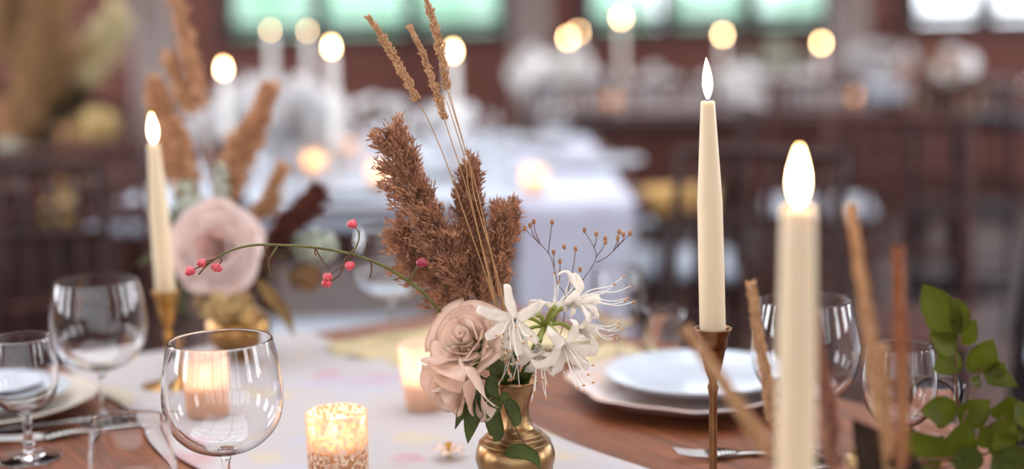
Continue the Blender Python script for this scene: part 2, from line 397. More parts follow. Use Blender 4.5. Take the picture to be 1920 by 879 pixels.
def run_fn(u, v):
    b = -.20+v*2.05; a = .5+(u-.5)*.33+.006*math.sin(v*21+u)+.004*math.sin(v*47)
    z = TZ+.0025+.0015*(1+math.sin(v*60+u*9))*.5
    if b < -.006: d = -b; p = tw(a, -.008, TZ-.0+.004-d); return p+Vector((0, .0, 0))
    return tw(a, b, z)
tag(link('table_runner', cloth_grid(run_fn, 16, 160), M_RUN), 'white runner with faint pink floral print along the wooden banquet table', 'table runner')

# ------------------------------------------------------------------ glassware
def glass_meshes(kind):
    S = 64
    if kind == 'balloon':      # 150 mm high, 100 mm wide
        out = [(.0045, .050), (.0075, .0525), (.018, .0555), (.030, .0610), (.040, .0700), (.0465, .081), (.0495, .094), (.0500, .105), (.0490, .118), (.0468, .132), (.0432, .1485), (.0427, .1500)]
        inn = [(.0419, .1500), (.0418, .1485), (.0455, .132), (.0477, .118), (.0487, .105), (.0482, .0945), (.0451, .082), (.0387, .0715), (.0287, .0628), (.017, .0580), (.006, .0565), (0, .0563)]
        stem = [(.0042, .006), (.0034, .012), (.0031, .026), (.0034, .042), (.0045, .050)]
        foot = [(0, .0004), (.031, .0004), (.0325, .0012), (.031, .0022), (.018, .0034), (.009, .0046), (.0042, .006)]
    elif kind == 'small':      # 120 mm high goblet
        out = [(.0045, .044), (.010, .047), (.021, .053), (.0285, .063), (.0320, .077), (.0322, .090), (.0305, .104), (.0283, .1188), (.0279, .1200)]
        inn = [(.0271, .1200), (.0270, .1188), (.0292, .104), (.0309, .090), (.0307, .0775), (.0272, .065), (.0195, .0555), (.009, .0507), (0, .0500)]
        stem = [(.0065, .007), (.0045, .012), (.0058, .018), (.0042, .024), (.0038, .034), (.0045, .044)]
        foot = [(0, .0004), (.0275, .0004), (.029, .0012), (.0275, .0022), (.016, .0038), (.0065, .007)]
    def cr(pr):
        p = catmull([Vector((r, 0, z)) for r, z in pr], 4); return [(max(q.x, 0), q.z) for q in p]
    def mk(n, pr):
        bm = new_bm(); lathe(bm, pr, S); bmesh.ops.reverse_faces(bm, faces=list(bm.faces)) if False else None
        me = bpy.data.meshes.new(n); bm.to_mesh(me); bm.free(); me.polygons.foreach_set('use_smooth', [True]*len(me.polygons)); me.materials.append(M_GLASS); return me
    return [('bowl', mk('glass_bowl', cr(out)+cr(inn)[0:])), ('stem', mk('glass_stem', cr(stem))), ('foot', mk('glass_foot', cr(foot)))]
GM = {k: glass_meshes(k) for k in ('balloon', 'small')}
def glass(kind, p, label, group, scale=1):
    t = thing('wine_glass', label, 'glass', (p.x, p.y, p.z), 0, group)
    if scale != 1: t.scale = (scale,)*3
    for n, me in GM[kind]: link(n, me, None, t)
    return t
def base_at(px, Y, py=None, z=TZ):
    # table-level point whose column shows at px around row py
    p = at(px, py or 700, Y); return Vector((p.x, Y, z+.0005))
GB = 'large balloon glasses'; GS = 'small goblets'
RZ = .0042  # on the runner
glass('balloon', base_at(418, 1.15, 745)+Vector((0, 0, RZ)), 'large sharp balloon wine glass in front of a lit candle holder on the runner', GB)
glass('balloon', base_at(184, 1.475, 590), 'large balloon wine glass behind the left-hand plate stack, brass candlestick to its side', GB)
glass('balloon', base_at(1510, 1.29, 660), 'large balloon wine glass partly hidden behind the blurred foreground taper candle', GB)
glass('balloon', base_at(733, 1.83, 520), 'blurred balloon wine glass at the far table edge between blush rose vase and reed plumes', GB)
glass('small', base_at(44, 1.335, 700), 'small goblet at the left edge, standing in front of the plate stack', GS)
glass('small', base_at(246, 1.03, 850), 'small goblet cut by the bottom edge, beside the sharp balloon glass', GS)
glass('small', base_at(1686, 1.225, 760), 'small goblet behind the blurred upright grasses and next to green leaves', GS)
glass('small', base_at(1160, 1.66, 600), 'blurred small goblet standing behind the white spider lilies', GS)
def tumbler(p, label, h=.066, r=.027, group='clear tealight tumblers'):
    bm = new_bm(); k = r/.027
    lathe(bm, [(0, .0005), (r*.78, .0005), (r*.82, .003), (r*.93, h*.5), (r, h-.001), (r-.0008, h), (r-.0018, h-.001), (r*.93-.002, h*.5), (r*.8-.002, .008), (r*.6, .0065), (0, .006)], 56)
    o = link('glass_tumbler', bm, M_GLASS); o.location = p; return tag(o, label, 'glass', group)
tumbler(base_at(1246, 1.67, 640), 'low clear glass tumbler, blurred, next to the small goblet behind the plate')
tumbler(base_at(1752, 1.30, 790), 'low clear glass tumbler half hidden behind the green leaves', .067)

# ------------------------------------------------------------------ candles
def flame_bm(h=.030, w=.0048, lean=0):
    bm = new_bm(); pr = [(0, 0), (.35, .04), (.62, .12), (.86, .24), (1, .38), (.93, .54), (.70, .70), (.42, .84), (.18, .94), (0, 1)]
    p = catmull([Vector((r, 0, z)) for r, z in pr], 3); lathe(bm, [(max(q.x, 0)*w, q.z*h) for q in p], 20)
    for v in bm.verts:
        f = v.co.z/h; v.co.x += lean*f*f; 
    return bm
FM = {}
def get_flame(h, w, lean):
    k = (h, w, lean)
    if k not in FM:
        me = bpy.data.meshes.new('flame'); b = flame_bm(h, w, lean); b.to_mesh(me); b.free()
        me.polygons.foreach_set('use_smooth', [True]*len(me.polygons)); me.materials.append(M_FLAME); FM[k] = me
    return FM[k]
def taper(base, top, r0, r1, label, group='ivory taper candles', fh=.033, fw=.0046, lean=-.001, seg=40, m=None):
    base = Vector(base); top = Vector(top); ax = (top-base); L_ = ax.length
    t = thing('taper_candle', label, 'candle', base, 0, group)
    q = ax.to_track_quat('Z', 'Y').to_matrix()
    bm = new_bm()
    lathe(bm, [(0, 0), (r0*.96, 0), (r0, .002), (r0*.995, L_*.3), (r0*.9+r1*.1, L_*.6), (r1, L_-.004), (r1*.97, L_-.001), (r1*.8, L_), (r1*.55, L_-.0025), (0, L_-.003)], seg)
    for v in bm.verts: v.co = q @ v.co
    link('wax', bm, m or M_WAX, t)
    top_l = q @ Vector((0, 0, L_-.004))
    bm = new_bm(); tube(bm, [top_l, top_l+Vector((0, 0, .005)), top_l+Vector((.001, 0, .0095))], .0008, .0007, 6, 2); link('wick', bm, M_WICK, t)
    f = link('flame', get_flame(fh, fw, lean), None, t); f.location = top_l+Vector((0, 0, .0045))
    return t
def candlestick(p, h, label, m, rt=.0158, ground=TZ, group='brass candlesticks', base_r=.036):
    """p = (x,y), h = height of the cup rim above the table"""
    t = thing('candlestick', label, 'candlestick', (p[0], p[1], ground+.0005), 0, group)
    c = h
    bm = new_bm(); lathe(bm, [(.0040, c-.045), (.0065, c-.038), (.0085, c-.030), (.0105, c-.020), (.0118, c-.010), (rt, c-.001), (rt+.0003, c), (rt-.001, c), (.0126, c-.007), (.0118, c-.018), (0, c-.018)], 40)
    link('cup', bm, m, t)
    bm = new_bm(); lathe(bm, [(.0042, .014), (.0036, .02), (.0036, c-.06), (.0050, c-.052), (.0036, c-.048), (.0040, c-.045)], 24); link('stem', bm, m, t)
    bm = new_bm(); lathe(bm, [(0, 0), (base_r, 0), (base_r, .003), (base_r*.9, .0045), (base_r*.5, .007), (.008, .011), (.0042, .014)], 48); link('base', bm, m, t)
    return t
# sharp middle candle
cb = at(1337, 620, 1.20); ct = at(1327, 189, 1.20)
candlestick((cb.x, cb.y), cb.z-TZ+.002, 'slim brass candlestick in sharp focus beside the white plate, holding the tall sharp candle', M_COPPER, rt=.0160)
taper(cb-Vector((0, 0, .0145)), ct, .0112, .0062, 'tall ivory taper candle in sharp focus, in the slim brass candlestick by the white plate', lean=-.0014, fh=.036, fw=.0045)
# foreground candle
fb = at(1492, 879, .80); ft = at(1497, 388, .80); d_ = (ft-fb).normalized(); fb2 = Vector((fb.x, fb.y, 0))-Vector((0, 0, 0)); fbz = TZ+.118
k_ = (fbz-.014-fb.z)/d_.z; fbase = fb+d_*k_
candlestick((fbase.x, fbase.y), fbz-TZ, 'brass candlestick under the big blurred foreground candle', M_BRASS)
taper(fbase, ft, .0112, .0098, 'large out-of-focus ivory taper candle closest to the camera, with a wide glowing flame', fh=.034, fw=.0049, lean=.0004)
# left candle
lb = at(311, 548, 1.60); lt = at(288, 270, 1.60)
candlestick((lb.x, lb.y), lb.z-TZ+.002, 'brass candlestick standing beside the vase with the pink rose', mat('gold_brass', 'b98a4c', .3, metal=1, var=.15, scale=40))
taper(lb-Vector((0, 0, .0145)), lt, .0112, .0066, 'ivory taper candle leaning slightly, burning in front of the russet pampas by the pink rose', fh=.034, fw=.0047, lean=-.001)

def votive(p, label_h, label_c, m, rb, rt, h, fill=.5, wax=True, tilt=0, fw=.0046, fh=.020, foff=(0, 0)):
    bm = new_bm()
    lathe(bm, [(0, .0006), (rb*.92, .0006), (rb, .0035), (rb+(rt-rb)*.5, h*.5), (rt, h-.001), (rt-.001, h), (rt-.0022, h-.001), (rb+(rt-rb)*.5-.0022, h*.5), (rb-.003, .006), (0, .0055)], 56)
    hd = link('votive_holder', bm, m); hd.location = p; tag(hd, label_h, 'candle holder', 'glowing votive holders')
    t = thing('tealight_candle', label_c, 'candle', p+Vector((0, 0, .0062)), 0, 'small candles inside the votive holders')
    rw = rb*.80; hw = h*fill
    bm = new_bm(); lathe(bm, [(0, 0), (rw, 0), (rw, hw-.002), (rw*.95, hw), (rw*.8, hw-.001), (0, hw-.002)], 40); link('wax', bm, M_WAX, t)
    fo = Vector((foff[0], foff[1], hw-.002))
    bm = new_bm(); tube(bm, [fo, fo+Vector((0, 0, .007))], .0008, .0007, 6, 0); link('wick', bm, M_WICK, t)
    f = link('flame', get_flame(fh, fw, 0), None, t); f.location = fo+Vector((0, 0, .004))
    l = bpy.data.lights.new('flame_light', 'POINT'); l.energy = .15; l.shadow_soft_size = .006; l.color = (1, .68, .42)
    lo = bpy.data.objects.new('flame_light', l); COL.objects.link(lo); lo.parent = t; lo.location = fo+Vector((0, 0, .016))
vp = base_at(633, 1.215, 840)+Vector((0, 0, RZ))
votive(vp, 'mottled gold glass votive holder glowing on the runner, cut by the bottom edge', 'lit candle inside the mottled gold votive holder', M_VOT_GOLD, .0265, .0275, .070, .52, foff=(-.004, 0))
vp2 = base_at(796, 1.47, 720)+Vector((0, 0, RZ))
votive(vp2, 'tapered frosted peach votive holder glowing behind the blush roses', 'lit candle inside the tapered frosted votive holder behind the roses', M_VOT_FROST, .0205, .0275, .071, .42)
vp3 = base_at(383, 1.44, 720)+Vector((0, 0, RZ))
votive(vp3, 'cylindrical frosted votive holder seen through the bowl of the sharp balloon glass', 'lit candle inside the votive holder seen through the sharp balloon glass', M_VOT_FROST, .0255, .0262, .068, .5)

# ------------------------------------------------------------------ crockery and cutlery
def plate(p, r, label, m, h=.018, rim=.3, wob=None, group=None, wall=.0035):
    bm = new_bm(); ri = r*(1-rim)
    lathe(bm, [(0, .0006), (ri*.7, .0006), (ri*.75, .002), (ri, .004), (r*.97, h-wall*.6), (r, h-.001), (r*.992, h), (r*.96, h-.0005), (ri*.98, .004+wall), (ri*.7, .0015+wall), (0, .001+wall)], 72, wob=wob)
    o = link('plate', bm, m); o.location = p; return tag(o, label, 'plate', group)
def scallop(n, amp, ph=0):
    return lambda a, r: 1+amp*(r/.13)**2*(math.sin(a*n+ph)*.6+math.sin(a*(n*2+1)+1.3)*.25+math.sin(a*3+ph)*.6)
pc = base_at(1292, 1.51, 770); pc.z = TZ+.0005
plate(pc, .130, 'wavy-edged blush ceramic charger plate under the white dinner plate beside the slim candlestick', M_CHARGER, .022, .28, scallop(7, .05))
plate(pc+Vector((.012, .012, .0125)), .102, 'smooth white dinner plate lying on the wavy blush charger', M_PLATE, .016, .22)
pl = base_at(-30, 1.50, 775); pl.z = TZ+.0005
plate(pl, .118, 'cream wavy charger plate at the left edge behind the small goblet', mat('cream_ceramic', 'cfc2b4', .3, var=.06, scale=20), .020, .28, scallop(6, .02, 1))
plate(pl+Vector((.0, .0, .0105)), .092, 'pale grey dinner plate resting on the cream charger at the left edge', M_PLATE, .018, .25)
plate(pl+Vector((-.004, .0, .0205)), .072, 'small white side plate topping the stack at the left edge', M_PLATE, .013, .25)

def cutlery(kind, a, b, label, m=M_STEEL):
    a = Vector(a); b = Vector(b); L_ = (b-a).length; d = (b-a); ang = math.atan2(d.y, d.x)
    t = thing(kind, label, 'cutlery', (a.x, a.y, TZ+.001), ang, 'steel cutlery on the wooden table')
    bm = new_bm(); box(bm, (L_*.26, 0, .0022), (L_*.52, .008, .003)); bevel(bm, .001); link('handle', bm, m, t)
    bm = new_bm()
    if kind == 'table_knife':
        n = 10
        for i in range(n):
            x0 = L_*(.5+.5*i/n); x1 = L_*(.5+.5*(i+1)/n); w = .011*(1-(i/n)**3*.6)
            box(bm, ((x0+x1)/2, 0, .0024), (x1-x0, w, .0018))
        link('blade', bm, m, t)
    else:
        n = 8
        for i in range(n):
            f = i/(n-1); x = L_*(.5+.22*f); w = .006+.016*math.sin(f*math.pi*.55); box(bm, (x, 0, .0028+.002*math.sin(f*3)), (L_*.22/(n-1), w, .0018))
        link('head', bm, m, t)
        for k in range(4):
            bm = new_bm(); y = -.009+.006*k
            tube(bm, [(L_*.72, y, .003), (L_*.86, y, .0045), (L_, y*.9, .008)], .0013, .0008, 6, 3); link('tine', bm, m, t)
    return t
cutlery('table_knife', on(-20, 812), on(300, 775), 'steel table knife lying in front of the plate stack, closest to the plates')
cutlery('table_fork', on(330, 790), on(-10, 838), 'steel fork lying between the knife and the small goblet')
cutlery('table_fork', on(1500, 850), on(1265, 862), 'steel fork on bare wood in front of the white plate, behind the slim candlestick')
cutlery('table_knife', on(1560, 880), on(1290, 905), 'steel knife on bare wood beside the fork, almost below the picture')

# gauze napkins
def gauze(c, w, l, rz, label, z=TZ+.001, amp=.004, drop=None):
    def fn(u, v):
        x = (u-.5)*w*(1+.05*math.sin(v*9)); y = (v-.5)*l*(1+.06*math.sin(u*7))
        p = Vector((x*math.cos(rz)-y*math.sin(rz), x*math.sin(rz)+y*math.cos(rz), 0))+Vector((c.x, c.y, 0))
        p.z = z+amp*(.5+.5*math.sin(u*19+v*4))+amp*.6*(.5+.5*math.sin(v*23+u*6)); return p
    return tag(link('gauze_napkin', cloth_grid(fn, 30, 30), M_GAUZE), label, 'napkin', 'ochre gauze napkins')
gauze(tw(.20, .20), .20, .30, TROT+.1, 'crumpled ochre gauze napkin at the far table corner beside the runner')
gauze(tw(.10, .40), .16, .10, TROT, 'ochre gauze napkin showing behind the white plate under the small goblet')

# ------------------------------------------------------------------ botanic builders
def leaf_bm(path, width, nrm, fold=.25, tip=1.0, nv=5, wavy=0, th=.0005, prof=None):
    """surface along path (list of points), half-width profile, nrm = rough normal"""
    p = catmull(path, 4); n = len(p)-1; bm = new_bm(); rows = []; nrm = Vector(nrm).normalized()
    for i, q in enumerate(p):
        f = i/n; t = (p[min(i+1, n)]-p[max(i-1, 0)]).normalized(); s = t.cross(nrm).normalized(); nn = s.cross(t)
        w = width*(prof(f) if prof else max(.015, 2.55*(f+.003)**.62*max(0, 1-f)**.98)); row = []
        for k in range(nv):
            u = -1+2*k/(nv-1); row.append(bm.verts.new(q+s*(u*w)+nn*(fold*w*abs(u)+wavy*w*math.sin(f*17+u*3)*abs(u))))
        rows.append(row)
    for A, B in zip(rows, rows[1:]):
        for k in range(nv-1): bm.faces.new((A[k], A[k+1], B[k+1], B[k]))
    if th: bmesh.ops.solidify(bm, geom=list(bm.faces), thickness=th)
    return bm
def spikelet(bm, p, d, L_, w):
    u, v, a = frame(d); q = p+a*(L_*.45)
    v0 = bm.verts.new(p); v1 = bm.verts.new(p+a*L_)
    r = [bm.verts.new(q+u*(w*math.cos(k*2.094))+v*(w*math.sin(k*2.094))) for k in range(3)]
    for k in range(3):
        bm.faces.new((v0, r[(k+1) % 3], r[k])); bm.faces.new((v1, r[k], r[(k+1) % 3]))
def plume(name, label, cat, root, path, r_prof, m, m_st, n=900, sl=.009, sw=.0009, flare=.6, stem_r=.0011, group=None, start=.0, droop=.0, clump=0, seed=1, part='plume'):
    """path: plume axis points from its lower end to its tip; root: stem foot point(s)"""
    rnd = random.Random(seed); ax = catmull(path, 8); n_a = len(ax)-1
    t = thing(name, label, cat, root[0], 0, group); o = Vector(root[0])
    bm = new_bm(); tube(bm, [Vector(q)-o for q in list(root)+[path[0]]]+([Vector(path[len(path)//2])-o, Vector(path[-1])-o] if len(path) > 2 else [Vector(path[-1])-o]), stem_r, stem_r*.5, 6, 5)
    link('stem', bm, m_st, t)
    bm = new_bm()
    if clump:
        per = max(1, n//clump)
        for c in range(clump):
            f = rnd.random()**.9; i = min(int(f*n_a), n_a-1); base = ax[i].lerp(ax[i+1], rnd.random()); tg = (ax[i+1]-ax[i]).normalized()
            u, v, a = frame(tg); th = rnd.uniform(0, 6.283); rad = (u*math.cos(th)+v*math.sin(th)); R_ = r_prof(f)*rnd.uniform(.55, 1.1)
            fl = flare*rnd.uniform(.7, 1.3)
            dirb = (rad*math.sin(fl)+a*math.cos(fl)).normalized(); bl = R_/max(.25, math.sin(fl))
            for k in range(per):
                g = rnd.random()**.8; q = base+dirb*(bl*g)+Vector((0, 0, -droop*bl*g*g))+Vector((rnd.gauss(0, 1), rnd.gauss(0, 1), rnd.gauss(0, 1)))*(sl*.22)
                d = dirb+Vector((rnd.gauss(0, .35), rnd.gauss(0, .35), rnd.gauss(0, .35)-droop*g))
                spikelet(bm, q-o, d, sl*rnd.uniform(.6, 1.2), sw)
    else:
        for c in range(n):
            f = rnd.random(); i = min(int(f*n_a), n_a-1); base = ax[i].lerp(ax[i+1], rnd.random()); tg = (ax[i+1]-ax[i]).normalized()
            u, v, a = frame(tg); th = rnd.uniform(0, 6.283); rad = (u*math.cos(th)+v*math.sin(th)); R_ = r_prof(f)
            q = base+rad*(R_*rnd.uniform(.1, .75)); fl = flare*rnd.uniform(.5, 1.4)
            spikelet(bm, q-o, rad*math.sin(fl)+a*math.cos(fl), sl*rnd.uniform(.6, 1.2), sw)
    p = link(part, bm, m, t, smooth=False); p['kind'] = 'stuff'
    return t

def brass_vase(p, label, s=1.0, group='small brass vases', m=None):
    m = m or M_BRASS
    t = thing('brass_vase', label, 'vase', (p.x, p.y, p.z), 0, group); t.scale = (s,)*3
    def cr(pr, k=4):
        q = catmull([Vector((r, 0, z)) for r, z in pr], k); return [(max(v.x, 0), v.z) for v in q]
    bm = new_bm(); lathe(bm, cr([(.014, .063), (.0165, .056), (.024, .050), (.031, .043), (.0345, .034), (.034, .025), (.029, .015), (.022, .008), (.018, .005)]), 56); link('body', bm, m, t)
    bm = new_bm(); lathe(bm, cr([(.0195, .0945), (.0165, .088), (.0132, .078), (.0128, .070), (.0140, .063)]), 56); link('neck', bm, m, t)
    bm = new_bm(); lathe(bm, [(.0195, .0945), (.0212, .0965), (.0214, .0985), (.0205, .0995), (.0190, .0985), (.0170, .094), (.0125, .085), (.0112, .074), (.012, .064), (.02, .05), (.03, .035), (.025, .016), (0, .012)], 56); link('rim', bm, m, t)
    bm = new_bm(); lathe(bm, [(0, 0), (.021, 0), (.022, .002), (.020, .004), (.018, .005)], 48); link('foot', bm, m, t)
    for z, r in ((.0505, .0236), (.0475, .0270), (.0435, .0309), (.020, .0322)):
        bm = new_bm(); lathe(bm, [(r-.0008, z-.0008), (r+.0007, z-.0004), (r+.0007, z+.0004), (r-.0012, z+.0010)], 56); link('engraved_band', bm, m, t)
    return t
VB = base_at(965, 1.20, 800); VB = Vector((VB.x, VB.y, TZ+.0046))
brass_vase(VB, 'brass vase in sharp focus holding blush roses, spider lilies and reed plumes')
MOUTH = VB+Vector((0, 0, .096))

# --- the brown reed plumes
YR = 1.225
def A(px, py, Y=YR): return at(px, py, Y)
inside = VB+Vector((0, 0, .03))
def reedprof(w, a=.5): return lambda f: w*(math.sin(math.pi*(f**a)*.92+.12)**.7)
def root_in(dx=0, dy=0): return [inside+Vector((dx*.5, dy*.5, 0)), MOUTH+Vector((dx, dy, 0))]
GR = 'brown reed plumes in the sharp brass vase'
plume('reed_plume', 'largest brown feathery reed plume leaning up past the berry branch, tip highest', 'dried plume', root_in(-.004, .006),
      [A(880, 575), A(850, 500), A(808, 420), A(772, 345), A(738, 262)], lambda f: .0255*(1-f*.42)*(.55+.45*math.sin(min(1, f*3)*1.57)), M_REED, M_STRAW, 8400, .0075, .0008, .50, group=GR, clump=380, droop=.25, seed=3)
plume('reed_plume', 'brown reed plume drooping low on the berry branch side, just above the blush rose', 'dried plume', root_in(-.007, .008),
      [A(878, 590, 1.235), A(850, 560, 1.235), A(810, 520, 1.235), A(775, 480, 1.235), A(752, 440, 1.235)], lambda f: .019*(1-f*.4), M_REED, M_STRAW, 4800, .0075, .0008, .6, group=GR, clump=230, droop=.4, seed=4)
plume('reed_plume', 'dark brown upright reed plume in the middle, standing behind three straw stalks', 'dried plume', root_in(.0, .008),
      [A(898, 570, 1.24), A(893, 510, 1.24), A(884, 440, 1.24), A(880, 385, 1.24), A(882, 322, 1.24)], lambda f: .0185*(1-f**1.6*.72)*(.6+.4*min(1, f*4)), mat('dark_reed_plume', 'c08c6c', .9, scale=90, color2='8f6249', lucent=.2), M_STRAW, 6000, .007, .0008, .42, group=GR, clump=280, droop=.15, seed=5)
plume('reed_plume', 'brown reed plume on the lily side with its blunt tip bending outward', 'dried plume', root_in(.005, .006),
      [A(912, 575), A(922, 530), A(932, 480), A(940, 440), A(943, 412)], lambda f: .0155*(1-f*.35), M_REED, M_STRAW, 4600, .0075, .0008, .5, group=GR, clump=230, droop=.2, seed=6)
# straw stalks crossing in front of the plumes + three slim grass heads
def grass(label, head, stem, w, seed, m=M_TAN, grp='slim tan grass heads above the brass vase', n=620, sl=.0042, sr=.0006):
    return plume('grass_stalk', label, 'grass', [stem[0]]+stem[1:], head, lambda f: w*(.55+.45*math.sin(math.pi*min(1, f*1.2)))*(1-f*.45)*(1+.25*math.sin(f*40)), m, M_STRAW, n, sl, .0009, .5, sr, grp, seed=seed, part='seed_head')
YG = 1.19
grass('tan grass head leaning furthest away from the others, tip lowest over the curtain-free window', [A(783, 190, YG), A(763, 150, YG), (A(735, 100, YG)), A(713, 65, YG), A(691, 33, YG)],
      [inside, MOUTH, A(925, 560, YG), A(870, 400, YG), A(835, 300, YG), A(803, 225, YG)], .0052, 11)
grass('tan grass head between the other two slim heads, hanging lowest', [A(834, 226, YG), A(822, 185, YG), A(804, 130, YG), A(788, 90, YG), A(769, 52, YG)],
      [inside, MOUTH+Vector((.002, 0, 0)), A(930, 560, YG), A(895, 430, YG), A(868, 330, YG), A(845, 260, YG)], .0042, 12)
grass('tallest tan grass head, running out past the top edge', [A(839, 170, YG), A(832, 120, YG), A(818, 60, YG), A(803, 10, YG), A(788, -35, YG)],
      [inside, MOUTH+Vector((.004, 0, 0)), A(938, 560, YG), A(915, 450, YG), A(890, 340, YG), A(860, 240, YG)], .0052, 13)
for i, (pts, lb_) in enumerate((([(930, 575), (905, 470), (878, 350), (872, 300), (838, 190)], 'bare straw stalk crossing the dark upright plume, shorter one'), ([(945, 575), (925, 490), (890, 370), (880, 310), (842, 172)], 'bare straw stalk crossing the dark upright plume, beside the lily'))):
    bm = new_bm(); tube(bm, [inside]+[MOUTH]+[A(x, y, 1.188) for x, y in pts], .0008, .0004, 6, 5); tag(link('straw_stalk', bm, M_STRAW), lb_, 'dried stalk')

# --- berry branch
YBR = 1.185
def Bp(px, py, dy=0): return at(px, py, YBR+dy)
br = thing('berry_branch', 'long arching olive twig with coral spindle berries reaching over the glasses from the brass vase', 'branch', inside)
def rel(o, pts): return [Vector(p)-o.location for p in pts]
bm = new_bm(); main = [inside, MOUTH+Vector((-.008, .0, 0)), Bp(880, 650, .02), Bp(830, 590, .015), Bp(795, 551), Bp(760, 523), Bp(720, 499), Bp(680, 483), Bp(640, 472), Bp(590, 464), Bp(540, 460), Bp(480, 459), Bp(440, 467), Bp(410, 481), Bp(388, 497), Bp(373, 514)]
tube(bm, rel(br, main), .0018, .0007, 8, 5); link('twig', bm, M_OLIVE, br)
for pts, m in (([(497, 461), (500, 480), (509, 503)], M_TWIG), ([(520, 462), (506, 485), (504, 500), (508, 522)], M_OLIVE), ([(592, 465), (598, 478), (608, 492), (618, 506)], M_TWIG),
               ([(694, 488), (697, 500), (694, 521)], M_TWIG), ([(655, 476), (668, 462), (674, 441), (668, 428), (661, 422)], M_OLIVE), ([(656, 478), (648, 492), (643, 498), (617, 515)], M_TWIG),
               ([(650, 480), (641, 505), (634, 518), (617, 529)], M_TWIG), ([(668, 481), (660, 490), (656, 496)], M_TWIG), ([(395, 491), (375, 500), (358, 507)], M_TWIG), ([(412, 481), (415, 490), (405, 500)], M_TWIG), ([(405, 484), (390, 489), (379, 493)], M_TWIG),
               ([(768, 527), (778, 508), (790, 490)], M_OLIVE), ([(592, 465), (590, 473), (594, 479)], M_TWIG)):
    bm = new_bm(); tube(bm, rel(br, [Bp(x, y, -.002) for x, y in pts]), .0008, .0005, 6, 4); link('side_twig', bm, m, br)
for (x, y, r, m) in ((661, 420, 9, M_BERRY), (656, 498, 9, M_BERRY), (614, 519, 8.5, M_BERRY), (613, 530, 9, M_BERRY), (356, 508, 9.5, M_BERRY), (378, 493, 8.5, M_BERRY), (405, 501, 8.5, M_BERRY), (411, 504, 6, M_BERRY), (791, 492, 10, M_BERRYD)):
    bm = new_bm(); c = Bp(x, y, -.003)-br.location; rr = r*.00044
    for k in range(3):
        a = k*2.09+x; blob(bm, c+Vector((math.cos(a), math.sin(a)*.6, math.sin(a)*.5))*rr*.38, rr*.8, 2, (1, 1, 1.05), .03)
    o = link('berry', bm, m, br)
    if m is M_BERRYD: o['label'] = 'dark crimson berry against the plume'

# --- roses
def rose(label, c, axis, rad, ht, m, nlay=9, name='rose', opening=1.0, seed=1, stem=None, per=None, mc=None, group=None, flare=1.0, twist=0):
    """c: base of the bloom, axis: facing direction, rad: full radius, ht: bloom height"""
    rnd = random.Random(seed); c = Vector(c); u, v, a = frame(axis); B = Matrix((u, v, a)).transposed()
    t = thing(name, label, 'flower', c, 0, group)
    th = rnd.uniform(0, 6)
    tot = 0
    for L_ in range(nlay):
        f = L_/(nlay-1)           # 0 inner, 1 outer
        npet = 3 if L_ < 3 else (4 if L_ < 6 else 5)
        for k in range(npet):
            th = L_*1.1+k*6.283/npet+rnd.uniform(-.18, .18)+twist
            span = (1.15-.32*f)*rnd.uniform(.9, 1.08)*(1.25 if L_ < 2 else 1)
            rb = rad*(.05+.22*f); rt = rad*(.07+.90*f**1.1)*rnd.uniform(.90, 1.1); h = ht*(1.0-.40*f**1.7)*rnd.uniform(.95, 1.05)
            curl = rad*(.02+.16*f)*rnd.uniform(.6, 1.4)*flare; lean = rnd.uniform(-.06, .06)
            NU, NV = 10, 9; bm = new_bm(); g = []
            for i in range(NV+1):
                w = i/NV; row = []
                for j in range(NU+1):
                    s = -1+2*j/NU
                    prof = (w**.45)*(1-.0*w); edge = 1-.13*abs(s)**2.5*w
                    ang = th+s*span*prof*(1-.25*max(0, w-.75)*4*abs(s)*.5)+lean*w
                    hh = h*(w*edge)+.04*ht*w*(1-s*s)
                    r = rb+(rt-rb)*(math.sin(w*1.45)**(1.1))
                    r += curl*max(0, w-.68)**1.3*5*(1+.5*abs(s))
                    hh -= curl*max(0, w-.8)**2*9*(.6+abs(s))
                    r += rad*.018*math.sin(s*6+L_+k*2)*w
                    row.append(bm.verts.new(B @ Vector((r*math.cos(ang), r*math.sin(ang), hh))))
                g.append(row)
            for i in range(NV):
                for j in range(NU): bm.faces.new((g[i][j], g[i][j+1], g[i+1][j+1], g[i+1][j]))
            bmesh.ops.solidify(bm, geom=list(bm.faces), thickness=.0004)
            link('petal', bm, (mc if mc and L_ < 4 else m), t); tot += 1
    bm = new_bm(); blob(bm, B @ Vector((0, 0, ht*.42)), rad*.13, 2, (1, 1, 1), 0)
    for v_ in bm.verts: q_ = B.inverted() @ v_.co; q_.z = ht*.42+(q_.z-ht*.42)*(ht*.5/(rad*.13)); v_.co = B @ q_
    link('petal_core', bm, (mc or m), t)
    # sepals and hip
    bm = new_bm(); blob(bm, B @ Vector((0, 0, -.002)), rad*.2, 2, (1, 1, 1)); link('hip', bm, M_LEAF, t)
    for k in range(5):
        aa = k*1.2566; d = Vector((math.cos(aa), math.sin(aa), 0))
        bm = leaf_bm([B @ (d*rad*.12), B @ (d*rad*.4+Vector((0, 0, .001))), B @ (d*rad*.7+Vector((0, 0, -.004)))], rad*.08, B @ Vector((0, 0, 1)), nv=3); link('sepal', bm, M_LEAF, t)
    if stem:
        bm = new_bm(); tube(bm, [B @ Vector((0, 0, -.003))]+[Vector(p)-c for p in stem], .0021, .0024, 8, 5); link('stem', bm, M_GREENST, t)
    return t
cr_ = at(892, 648, 1.185)
rose('open blush rose on the upper side of the bouquet, below the reed plumes', cr_, (-.42, -.72, .52), .0305, .031, M_ROSE, 7, seed=2, stem=[MOUTH+Vector((-.006, 0, .004)), MOUTH+Vector((-.002, 0, -.04))], group='blush roses in the sharp brass vase')
cr2 = at(886, 690, 1.165)
